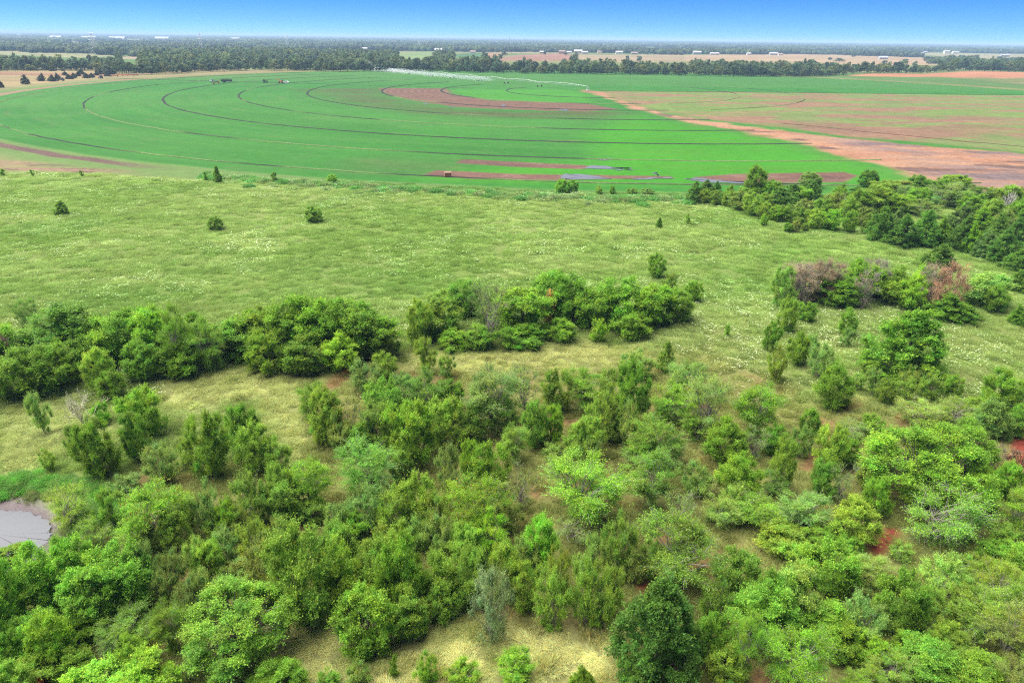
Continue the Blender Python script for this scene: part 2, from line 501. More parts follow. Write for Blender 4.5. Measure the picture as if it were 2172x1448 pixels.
    # bare red path between the shrubs
    for P in (GP([(1838, 1168), (1850, 1140), (1885, 1118), (1908, 1125), (1895, 1160), (1860, 1180)]), GP([(1340, 1255), (1362, 1222), (1385, 1230), (1362, 1262)]),
              GP([(2140, 900), (2240, 900), (2240, 1020), (2150, 1010)]), GP([(720, 778), (760, 765), (765, 785), (730, 795)])):
        lay(md * pmask(x + wob, y + wob, P, .4), srgb(190, 96, 78))
    mb = md * pmask(wx, wy, P_MUDBANK, 1.0)
    lay(mb, srgb(136, 112, 120), 6)
    lay(mb * sm(.5, .62, fbm(x, y, 2.0, 113, 3)), srgb(112, 92, 100))
    lay(mb * pmask(x, y, P_POND, 1.5), srgb(95, 78, 86))
    kind[(md > .5) & (mb <= .5)] = 1
    kind[mb > .5] = 6
    return np.clip(c, 0, .9), kind

# ------------------------------------------------------------------ ground sheets
def build_ground():
    ang = np.radians(np.linspace(-52, 52, 660))
    r = np.concatenate([np.geomspace(14, 185, 130)[:-1], np.geomspace(185, 1100, 270)[:-1], np.geomspace(1100, 26000, 130)])
    A, Rr = np.meshgrid(ang, r)
    x, y = Rr * np.sin(A), Rr * np.cos(A)
    c, k = ground_color(x, y)
    z = hgt(x, y)
    z = z + 2.2 * pmask(x, y, P_RMOUND, 40) * fbm(x, y, 60, 121, 3)
    nr, na = x.shape
    V = np.stack([x, y, z], -1).reshape(-1, 3)
    C = c.reshape(-1, 3)
    idx = np.arange(nr * na).reshape(nr, na)
    Fq = np.stack([idx[:-1, :-1], idx[:-1, 1:], idx[1:, 1:], idx[1:, :-1]], -1).reshape(-1, 4)[:, ::-1]
    fk = k[:-1, :-1].reshape(-1)
    spec = {0: ('farmland', M_FARM), 1: ('meadow_ground', M_MEADOW), 2: ('turf_field', M_TURF), 3: ('dry_field', M_DRY), 4: ('sandy_track', M_SOIL), 5: ('ploughed_ground', M_SOIL), 6: ('pond_bank_ground', M_MUD)}
    for kk, (nm, mt) in spec.items():
        f = Fq[fk == kk]
        if not len(f):
            continue
        u, inv = np.unique(f, return_inverse=True)
        o = put(nm, mesh(nm, V[u], inv.reshape(-1, 4), C[u], True, mt))
        tag(o, kind='structure')
    # the rest of the land, one sheet under all of it
    a2 = np.radians(np.linspace(0, 360, 73)[:-1])
    r2 = np.array([1.0, 40, 200, 1000, 5000, 26000, 60000])
    A, Rr = np.meshgrid(a2, r2)
    x, y = Rr * np.sin(A), Rr * np.cos(A)
    V = np.stack([x, y, np.full(x.shape, -2.0)], -1).reshape(-1, 3)
    idx = np.arange(len(V)).reshape(len(r2), 72)
    nx = np.roll(idx, -1, 1)
    F = np.stack([idx[:-1], idx[1:], nx[1:], nx[:-1]], -1).reshape(-1, 4)
    o = put('ground', mesh('ground', V, F, np.tile(srgb(140, 160, 95), (len(V), 1)), False, M_FARM))
    tag(o, kind='structure')

build_ground()

def water_material(name, col, rough):
    m, nt, out = nodes(name)
    p = N(nt, 'ShaderNodeBsdfPrincipled')
    p.inputs['Base Color'].default_value = (*col, 1)
    p.inputs['Roughness'].default_value = rough
    p.inputs['IOR'].default_value = 1.33
    p.inputs['Specular IOR Level'].default_value = .22
    _, t = noise_val(nt, 1.5, 3, .5)
    b = N(nt, 'ShaderNodeBump'); b.inputs['Strength'].default_value = .05; b.inputs['Distance'].default_value = .05
    nt.links.new(t.outputs[0], b.inputs['Height']); nt.links.new(b.outputs[0], p.inputs['Normal'])
    nt.links.new(p.outputs[0], out.inputs[0])
    return m
M_POND = water_material('pond_water', srgb(160, 166, 182, .20), .10)
M_PUDDLE = water_material('puddle_water', srgb(190, 190, 196, .26), .25)

def sheet(name, P, z, mat, sub=5, rag=0.0, seed=0):
    """flat sheet in outline P with a ragged edge"""
    pts = []
    r_ = np.random.default_rng(seed)
    for i in range(len(P)):
        a, b = P[i], P[(i + 1) % len(P)]
        for k in range(sub):
            p = a + (b - a) * k / sub
            pts.append(p + r_.normal(0, rag, 2))
    c = np.mean(pts, 0)
    V = [(p[0], p[1], z) for p in pts] + [(c[0], c[1], z)]
    n = len(pts)
    return put(name, mesh(name, V, [(i, (i + 1) % n, n) for i in range(n)], mat=mat))

pz = float(hgt(*POND_C))
P_POND = P_POND
tag(sheet('pond_water', P_POND, pz + .22, M_POND, 5, .12, 3), kind='structure')
PUDDLES = [[(1232, 358), (1260, 351), (1290, 353), (1310, 356), (1338, 357), (1322, 359)], [(1188, 376), (1200, 369), (1250, 372), (1285, 378), (1300, 381), (1195, 381)], [(1312, 380), (1380, 378), (1422, 376), (1425, 379), (1350, 382)],
           [(1450, 379), (1480, 378), (1540, 384), (1620, 388.5), (1560, 389), (1500, 387), (1465, 383)], [(1266, 338), (1290, 336), (1302, 339), (1272, 340)], [(895, 221), (908, 220), (906, 222)], [(950, 228), (966, 227), (960, 229)], [(1180, 233), (1210, 233), (1200, 236)], [(1300, 361), (1334, 360), (1340, 361), (1312, 362)], [(1385, 366), (1400, 372), (1393, 372)], [(1060, 224), (1072, 223), (1068, 226)]]
for i, pd in enumerate(PUDDLES):
    tag(sheet('puddle_water', GP(pd), .10, M_PUDDLE, 5, .45, 20 + i), kind='structure')

# wheel tracks of the irrigation machine: berms with a rut between
def wheel_track(rad, a0, a1, width, dark, seed):
    n = int(abs(a1 - a0) / 180 * math.pi * rad / 3.0)
    t = np.radians(np.linspace(a0, a1, n))
    r_ = np.random.default_rng(seed)
    prof = [(-.5, 0.03), (-.32, .22), (-.14, .05), (.14, .05), (.32, .22), (.5, .03)]
    x0, y0 = PIV[0] + rad * np.cos(t), PIV[1] + rad * np.sin(t)
    wn_ = .55 + .9 * fbm(x0, y0, 25, seed, 3)
    V = np.zeros((n, 6, 3)); C = np.zeros((n, 6, 3))
    dk = np.clip(sm(.5 - dark * .35, .62 - dark * .35, fbm(x0, y0, 60, seed + 5, 3)) + 0, 0, 1)
    tan, mud = srgb(150, 180, 112), srgb(84, 92, 84)
    for j, (u, z) in enumerate(prof):
        rr = rad + u * width * wn_ + (fbm(x0, y0, 8, seed + 9, 2) - .5) * 1.0
        V[:, j, 0], V[:, j, 1] = PIV[0] + rr * np.cos(t), PIV[1] + rr * np.sin(t)
        V[:, j, 2] = z * (.6 + .8 * fbm(x0, y0, 4, seed + 11, 2)) + .02
        cc = tan * (1 - dk[:, None]) + mud * dk[:, None]
        C[:, j] = cc * (1.0 if j not in (2, 3) else .75)
    idx = np.arange(n * 6).reshape(n, 6)
    F = np.stack([idx[:-1, :-1], idx[:-1, 1:], idx[1:, 1:], idx[1:, :-1]], -1).reshape(-1, 4)
    tag(put('wheel_track', mesh('wheel_track', V.reshape(-1, 3), F, C.reshape(-1, 3), False, M_SOIL)), kind='structure')

for i, (rd, dk, w) in enumerate(zip(RINGS, (.15, .25, .8, .55, .6, .5, .35, .5), (.9, 1.1, 1.35, 1.3, 1.5, 1.9, 1.8, 1.6))):
    wheel_track(rd, 138, 282, w, dk, 300 + i)                # green half, seen from the far left round to the sandy track
    if i in (5, 6):
        wheel_track(rd, 292, 400, .8, .25, 340 + i)         # beyond the sandy track
# straight service line across the circle
def line_track(a, b, w, col, seed):
    a, b = G(*a), G(*b)
    n = 90
    t = np.linspace(0, 1, n)
    d = (b - a) / np.linalg.norm(b - a); s = np.array([-d[1], d[0]])
    c = a + t[:, None] * (b - a) + s * ((fbm(t * 300, t * 0, 40, seed, 2) - .5) * 4)[:, None]
    wv = w * (.5 + fbm(t * 500, t * 0, 12, seed + 3, 2))
    V = np.stack([c - s * wv[:, None], c, c + s * wv[:, None]], 1)
    V = np.concatenate([V, np.array([.04, .16, .04])[None, :, None] * np.ones((n, 3, 1))], -1)
    idx = np.arange(n * 3).reshape(n, 3)
    F = np.stack([idx[:-1, :-1], idx[:-1, 1:], idx[1:, 1:], idx[1:, :-1]], -1).reshape(-1, 4)
    tag(put('field_path', mesh('field_path', V.reshape(-1, 3), F, np.tile(col, (n * 3, 1)), False, M_SOIL)), kind='structure')
line_track((225, 166), (700, 179), 2.4, srgb(70, 92, 66), 1)
line_track((700, 179), (1000, 187), 1.6, srgb(110, 112, 84), 2)
line_track((1270, 193), (1620, 196), 2.2, srgb(110, 92, 70), 3)
line_track((1620, 196), (2172, 202), 2.2, srgb(84, 100, 66), 4)
line_track((1660, 262), (2172, 312), .7, srgb(130, 92, 84), 5)
line_track((1450, 390), (1800, 392), 1.0, srgb(70, 84, 60), 6)

# ------------------------------------------------------------------ plants: prototypes
def prof_oval(t): return np.sqrt(np.clip(1 - (2 * t - 1) ** 2, 0, 1)) ** .8
def prof_cedar(t): return np.clip(1 - t ** 1.45, 0, 1) ** .85 * np.clip(t * 7, 0, 1) ** .4
def prof_dome(t): return np.where(t > .38, np.sqrt(np.clip(1 - ((t - .38) / .62) ** 2, 0, 1)), .72 + .28 * (t / .38))
def prof_vase(t): return np.where(t > .62, np.sqrt(np.clip(1 - ((t - .62) / .38) ** 2, 0, 1)), .3 + .7 * (t / .62) ** .9)
def prof_plume(t): return np.where(t > .5, np.sqrt(np.clip(1 - ((t - .5) / .5) ** 2, 0, 1)) * .95 + .02, .55 + .4 * (t / .5))

def unit(v): return v / (np.linalg.norm(v, axis=-1, keepdims=True) + 1e-9)

KINDS = {
    # clumps, shoots, leaves per shoot, (out, up, random), clump radius, shoot length, leaf length, leaf width, spread, crown bottom, profile
    'elm':     dict(nc=80, ns=38, nl=17, w=(.75, 1.0, .6), rc=.18, sl=.30, L=.038, W=.016, sp=.024, zb=.06, prof=prof_oval, core=.35, flat=1),
    'plume':   dict(nc=56, ns=30, nl=22, w=(.45, 1.25, .45), rc=.16, sl=.38, L=.037, W=.012, sp=.020, zb=.04, prof=prof_plume, core=.4, flat=1),
    'locust':  dict(nc=54, ns=30, nl=28, w=(1.05, .12, .6), rc=.22, sl=.42, L=.030, W=.010, sp=.026, zb=.16, prof=prof_vase, core=.3, flat=.35),
    'cedar':   dict(nc=170, ns=22, nl=15, w=(1.0, .5, .4), rc=.12, sl=.16, L=.036, W=.014, sp=.020, zb=.01, prof=prof_cedar, core=.4, flat=1),
    'broad':   dict(nc=84, ns=38, nl=15, w=(.9, .45, .95), rc=.19, sl=.22, L=.036, W=.020, sp=.030, zb=.10, prof=prof_dome, core=.3, flat=.9),
    'bigbroad': dict(nc=130, ns=48, nl=17, w=(.9, .5, .9), rc=.13, sl=.17, L=.021, W=.012, sp=.022, zb=.22, prof=prof_dome, core=.18, flat=.8),
    'twiggy':  dict(nc=30, ns=12, nl=9, w=(.8, .7, .6), rc=.22, sl=.36, L=.042, W=.016, sp=.03, zb=.15, prof=prof_vase, core=.3, flat=.8),
    'sapling': dict(nc=22, ns=14, nl=12, w=(.7, .8, .6), rc=.3, sl=.5, L=.12, W=.055, sp=.05, zb=.03, prof=prof_oval, core=.4, flat=1),
}

def tubes(segs, n=3):
    """segs: (a, b, ra, rb) arrays -> one mesh of open n-sided tubes"""
    a = np.array([s[0] for s in segs]); b = np.array([s[1] for s in segs])
    ra = np.array([s[2] for s in segs])[:, None]; rb = np.array([s[3] for s in segs])[:, None]
    d = unit(b - a)
    ref = np.where(np.abs(d[:, 2:3]) < .9, np.array([[0, 0, 1.]]), np.array([[1., 0, 0]]))
    u = unit(np.cross(d, ref)); w = np.cross(d, u)
    vs = []
    for c, r in ((a, ra), (b, rb)):
        for i in range(n):
            t = 2 * math.pi * i / n
            vs.append(c + r * (u * math.cos(t) + w * math.sin(t)))
    V = np.stack(vs, 1)
    m = len(segs)
    base = (np.arange(m) * 2 * n)[:, None]
    F = np.concatenate([base + np.array([[i, (i + 1) % n, n + (i + 1) % n, n + i]]) for i in range(n)], 0)
    return V.reshape(-1, 3), F

def gen_plant(kind, seed, leaf_frac=1.0, pods=0.0, pale=0.1):
    p = KINDS[kind]
    r = np.random.default_rng(seed)
    nc = p['nc']
    # lobed, leaning outline
    ph = r.uniform(0, 6.28, 4); am = r.uniform(.05, .17, 4)
    if kind == 'cedar': am = am * .35
    lobes = lambda a: 1 + am[0] * np.sin(a + ph[0]) + am[1] * np.sin(2 * a + ph[1]) + am[2] * np.sin(3 * a + ph[2]) + .6 * am[3] * np.sin(5 * a + ph[3])
    lean = r.normal(0, .08, 2)
    t = r.uniform(0, 1, nc * 6)
    keep = r.uniform(0, 1, t.size) < (p['prof'](t) ** 1.0 + .08)
    t = t[keep][:nc]; nc = len(t)
    if kind in ('cedar', 'elm'):                 # even cover: a compact crown
        gt = np.linspace(0, 1, 400); cd = np.cumsum(p['prof'](gt) + .06); cd /= cd[-1]
        t = np.clip(np.interp((np.arange(nc) + .5) / nc, cd, gt) + r.normal(0, .03 if kind == 'cedar' else .07, nc), 0, 1)
    a = np.arange(nc) * 2.39996 + r.normal(0, .5, nc)
    f = np.where(r.uniform(0, 1, nc) < p['core'], r.uniform(.15, .6, nc), r.uniform(.66, .95, nc))
    rr = p['prof'](t) * f * lobes(a) * (1 - p['rc'] * .55)
    zt = p['zb'] * 2 + t * (2 - p['zb'] * 2) * (1 - .06)
    zt = zt * (1 + .10 * np.sin(a * 2 + ph[0]) * f)
    cc = np.stack([rr * np.cos(a) + lean[0] * zt, rr * np.sin(a) + lean[1] * zt, zt], -1)
    out = unit(cc - np.array([0, 0, .75]))
    # shoots
    ns = p['ns']
    ci = np.repeat(np.arange(nc), ns)
    m = len(ci)
    crad = p['rc'] * r.uniform(.65, 1.25, nc)
    wo, wu, wr = p['w']
    d = unit(out[ci] * wo + np.array([0, 0, 1]) * wu + r.normal(0, 1, (m, 3)) * wr * np.array([1, 1, p['flat']]))
    base = cc[ci] + r.normal(0, .38, (m, 3)) * crad[ci, None] * np.array([1, 1, .8 * p['flat']])
    sl = p['sl'] * (r.uniform(.45, 1.1, m) + .7 * (r.uniform(0, 1, m) < .12) * r.uniform(.3, 1, m)) * (crad[ci] / p['rc'])
    nl = p['nl']
    si = np.repeat(np.arange(m), nl)
    k = len(si)
    u = r.uniform(.05, 1, k)
    droop = -.25 * (u ** 2) * (1 if kind in ('locust', 'twiggy') else .25)
    pos = base[si] + d[si] * (sl[si] * u)[:, None] + np.stack([0 * u, 0 * u, droop * sl[si]], -1) + r.normal(0, p['sp'], (k, 3))
    keep = (r.uniform(0, 1, k) < leaf_frac) & (pos[:, 2] > .01)
    pos, si, u = pos[keep], si[keep], u[keep]
    k = len(pos)
    ld = unit(d[si] * .8 + r.normal(0, .7, (k, 3)) + np.array([0, 0, -.05]))
    nrm = unit(np.array([0, 0, 1.3]) + out[ci][si] * .6 + r.normal(0, .6, (k, 3)))
    side = unit(np.cross(ld, nrm))
    sc = r.uniform(.7, 1.35, k)[:, None]
    L, W = p['L'] * sc, p['W'] * sc
    V = np.stack([pos - side * W, pos + side * W, pos + ld * L], 1).reshape(-1, 3)
    F = np.arange(3 * k).reshape(k, 3)
    q97 = np.percentile(np.hypot(V[:, 0], V[:, 1]), 96.5); z98 = np.percentile(V[:, 2], 98.5)
    if kind == 'cedar': z98 = np.percentile(V[:, 2], 99.8)
    fit = np.array([1 / q97, 1 / q97, 2 / z98])
    V = V * fit
    # leaf colour: clump-to-clump and leaf-to-leaf variation
    cv = r.normal(1, .13, nc)[ci][si] * r.normal(1, .10, m)[si]
    b = cv * np.exp(r.normal(0, .22, k))
    hue = r.normal(0, .05, nc)[ci][si] + r.normal(0, .06, k)
    col = np.stack([b * (1 + hue * 1.6), b, b * (1 - hue)], -1)
    pl = r.uniform(0, 1, k) < pale
    col[pl] = col[pl] * np.array([1.6, 1.45, 1.6])
    yl = r.uniform(0, 1, k) < (.006 if kind != 'cedar' else 0)
    col[yl] = col[yl] * np.array([2.2, 1.0, .7])
    if pods > 0:
        podc = r.uniform(0, 1, nc) < .5
        pk = (r.uniform(0, 1, k) < pods) & podc[ci][si]
        col[pk] = np.array([1.9, .38, .9]) * r.uniform(.6, 1.1, (pk.sum(), 1))
    col = np.clip(col, .05, 4)
    col = np.repeat(col, 3, 0)
    crown = mesh(kind + '_crown', V, F, col, False, M_LEAF)
    # wood
    segs = []
    stems = 1 if kind in ('cedar', 'bigbroad', 'broad') else 3
    tops = []
    for s_ in range(stems):
        th_ = r.uniform(0, 6.28)
        o2 = np.array([math.cos(th_), math.sin(th_), 0]) * (.05 if stems > 1 else 0)
        pts = [np.array([0, 0, -.06])]
        hh = 1.75 if kind == 'cedar' else r.uniform(.9, 1.25)
        for j in range(1, 5):
            q = j / 4
            pts.append(np.array([lean[0] * hh * q, lean[1] * hh * q, hh * q]) + o2 * (1 + 5 * q) + r.normal(0, .03, 3) * np.array([1, 1, .2]))
        rad0 = .05 if stems == 1 else .03
        if kind == 'bigbroad': rad0 = .065
        for j in range(4):
            segs.append((pts[j], pts[j + 1], rad0 * (1 - .2 * j), rad0 * (1 - .2 * (j + 1))))
        tops.append(pts)
    nb = nc if kind in ('twiggy', 'bigbroad', 'locust') else min(nc, 30)
    for c in cc[:nb]:
        pts = tops[r.integers(len(tops))]
        j = int(np.clip(c[2] / 2 * 4 * .7, 0, 3)) + (1 if r.uniform() < .4 else 0)
        s0 = pts[min(j, 4)]
        if s0[2] > c[2]: s0 = pts[max(j - 1, 0)]
        mid = s0 * .5 + c * .5 + np.array([0, 0, .04]) + r.normal(0, .04, 3)
        segs.append((s0, mid, .017, .012)); segs.append((mid, c, .012, .005))
    tw = {'twiggy': 1.0, 'locust': .35, 'plume': .2, 'elm': .1, 'broad': .06, 'bigbroad': .1, 'cedar': .03, 'sapling': .05}[kind]
    tip = base + d * sl[:, None] + np.stack([0 * sl, 0 * sl, -.2 * sl if kind in ('locust', 'twiggy') else 0 * sl], -1)
    for i in np.where(r.uniform(0, 1, m) < tw)[0]:
        if ci[i] < nb:
            segs.append((cc[ci[i]], tip[i], .007, .002))
    tv, tf = tubes(segs)
    tv = tv * fit
    trunk = mesh(kind + '_trunk', tv, tf, None, False, M_BARK_PALE if kind in ('twiggy', 'locust', 'plume') else M_BARK)
    return trunk, crown

def gen_bare(seed, n=420, spread=1.0):
    """leafless shrub: forking twigs only"""
    r = np.random.default_rng(seed)
    segs = []
    fr = [(np.zeros(3), unit(np.array([r.normal(0, .6), r.normal(0, .6), 1.0])), .55, .034, 0) for _ in range(9)]
    while fr and len(segs) < n:
        p0, d, l, rd, lev = fr.pop(0)
        q = p0 + d * l * .5
        d2 = unit(d + r.normal(0, .2, 3))
        e = q + d2 * l * .5
        segs += [(p0, q, rd, rd * .85), (q, e, rd * .85, rd * .65)]
        if lev < 5:
            for _ in range(r.integers(2, 4)):
                fr.append((e if r.uniform() < .6 else q, unit(d2 + r.normal(0, .48 * spread, 3) + np.array([0, 0, .15])), l * r.uniform(.6, .85), rd * .66, lev + 1))
    V, F = tubes(segs)
    V[:, 2] = np.maximum(V[:, 2], -.05)
    s = np.percentile(np.hypot(V[:, 0], V[:, 1]), 95)
    V[:, :2] /= s
    V[:, 2] *= 2 / V[:, 2].max()
    return V, F

PROTO = {}
def proto(kind, i, **kw):
    PROTO.setdefault(kind, []).append(gen_plant(kind, 1000 + i + 77 * len(kind), **kw))
for i in range(5): proto('elm', i)
for i in range(4): proto('plume', i, pale=.16)
for i in range(4): proto('locust', i)
for i in range(4): proto('cedar', i, pale=.04)
for i in range(5): proto('broad', i)
for i in range(3): proto('bigbroad', i)
for i in range(3): proto('twiggy', i)
for i in range(2): proto('sapling', i)
PROTO['podded'] = [gen_plant('locust', 1500 + i, pods=.10) for i in range(2)]
PROTO['silver'] = [gen_plant('plume', 1700, leaf_frac=.6, pale=.3)]
KINDWORD_EXTRA = {'silver': ('plume_shrub', 'silvery shrub', 'shrub')}
PROTO['podred'] = [gen_plant('elm', 1650, leaf_frac=.32)]
KINDWORD_EXTRA['podred'] = ('broadleaf_tree', 'red-leaved tree', 'tree')
PROTO['sparse'] = [gen_plant('locust', 1600 + i, leaf_frac=.55) for i in range(2)]
_bv, _bf = gen_bare(5, 1500, .9)
M_BARE = plain('bleached_twig', (.52, .50, .36), .9, nz=.2)
M_DEADWOOD = plain('dead_grey_wood', (.38, .34, .36), .9, nz=.25)
PROTO['bare'] = [(mesh('bare_twigs', _bv, _bf, mat=M_BARE), None)]
_bv, _bf = gen_bare(9, 160, 1.2)
PROTO['dead'] = [(mesh('dead_limbs', _bv, _bf, mat=M_DEADWOOD), None)]

# base colours of foliage by tint name
TINT = {
    'olive': (.158, .222, .030), 'green': (.142, .226, .020), 'dark': (.122, .200, .019), 'grey': (.164, .226, .058), 'silver': (.24, .33, .12),
    'yellow': (.165, .262, .022), 'lime': (.148, .240, .026), 'bright': (.130, .220, .026), 'pale': (.166, .235, .052), 'cedar': (.088, .158, .024), 'bluecedar': (.090, .144, .042),
    'red': (.26, .18, .12), 'orange': (.48, .16, .05), 'tan': (.34, .26, .09), 'pink': (.25, .21, .13), 'brown': (.162, .192, .044), 'feather': (.132, .216, .032),
}
TINTWORD = {'olive': 'olive green', 'green': 'mid green', 'dark': 'dark green', 'grey': 'grey-green', 'silver': 'silvery', 'yellow': 'yellow-green', 'lime': 'vivid lime green', 'bright': 'bright green', 'pale': 'pale green',
            'cedar': 'deep green', 'bluecedar': 'blue-green', 'red': 'red-leaved', 'orange': 'orange-red', 'tan': 'tan-leaved dying', 'pink': 'pinkish half-bare', 'brown': 'brownish olive', 'feather': 'soft green'}
KINDWORD = {'elm': ('elm_shrub', 'leafy elm shrub', 'shrub'), 'plume': ('plume_shrub', 'plumy shrub', 'shrub'), 'locust': ('locust_tree', 'feathery spreading locust tree', 'tree'), 'podded': ('locust_tree', 'feathery locust tree with red seed pods', 'tree'),
            'sparse': ('locust_tree', 'thin see-through locust tree', 'tree'), 'cedar': ('cedar_tree', 'dense cedar', 'tree'), 'broad': ('broadleaf_tree', 'rounded broadleaf tree', 'tree'), 'bigbroad': ('broadleaf_tree', 'large broadleaf tree', 'tree'),
            'twiggy': ('twiggy_shrub', 'twiggy half-bare shrub', 'shrub'), 'sapling': ('sapling', 'small sapling', 'sapling'), 'bare': ('bare_shrub', 'leafless bleached shrub', 'shrub'), 'dead': ('dead_tree', 'dead grey leafless limbs', 'tree')}

KINDWORD.update(KINDWORD_EXTRA)
count = {}
def plant(cx, top, bot, w, kind, tint, where, label=None, flat=1.0, jit=True):
    """a plant that fills the photograph's box cx-w/2..cx+w/2, top..bot, standing on the ground there"""
    ym = .5 * (top + bot)
    d = ray(cx, ym)
    a = 1.0
    for _ in range(4):
        t = (CAMH - a) / -d[2]                 # depth along the view axis
        r = .5 * w * t / FPX
        Vh = .5 * (bot - top) * t / FPX
        dep = math.atan2(-d[2], math.hypot(d[0], d[1]))
        a = math.sqrt(max(Vh * Vh - (r * math.sin(dep)) ** 2, (.42 * r) ** 2)) / math.cos(dep)
        a = min(a, 2.2 * r)
    x, y = d[0] * t, d[1] * t
    k = count.get(kind, 0); count[kind] = k + 1
    tr, cr = PROTO[kind][k % len(PROTO[kind])]
    nm, kw, cat = KINDWORD[kind]
    root = bpy.data.objects.new(nm, None)
    COL.objects.link(root)
    root.location = (x, y, float(hgt(x, y)) - .03)
    rot = random.uniform(0, 6.28)
    s = 1.0 * r
    root.rotation_euler = (0, 0, rot)
    root.scale = (s, s, a)
    lab = label or f"{TINTWORD[tint]} {kw} {where}"
    if kind in ('bare', 'dead') and not label:
        lab = f"{kw} {where}"
    tag(root, lab, cat, where)
    o1 = put('branches' if cr is None else 'trunk', tr, root)
    if cr is not None:
        o2 = put('crown', cr, root)
        base = np.array(TINT[tint]) * (np.array([1.46, 1.72, 1.30]) if tint not in ('red', 'orange', 'tan', 'pink', 'silver') else (1.25 if tint != 'silver' else 1.0))
        v = math.exp(random.gauss(0, .11)) * (1.12 if kind == 'bigbroad' and tint == 'lime' else 1); h = random.gauss(0, .06)
        o2.color = (base[0] * v * (1 + h), base[1] * v, base[2] * v * (1 - h), 1)
    SPOTS.append((x, y, r, a, root, label is not None))
    return root
SPOTS = []

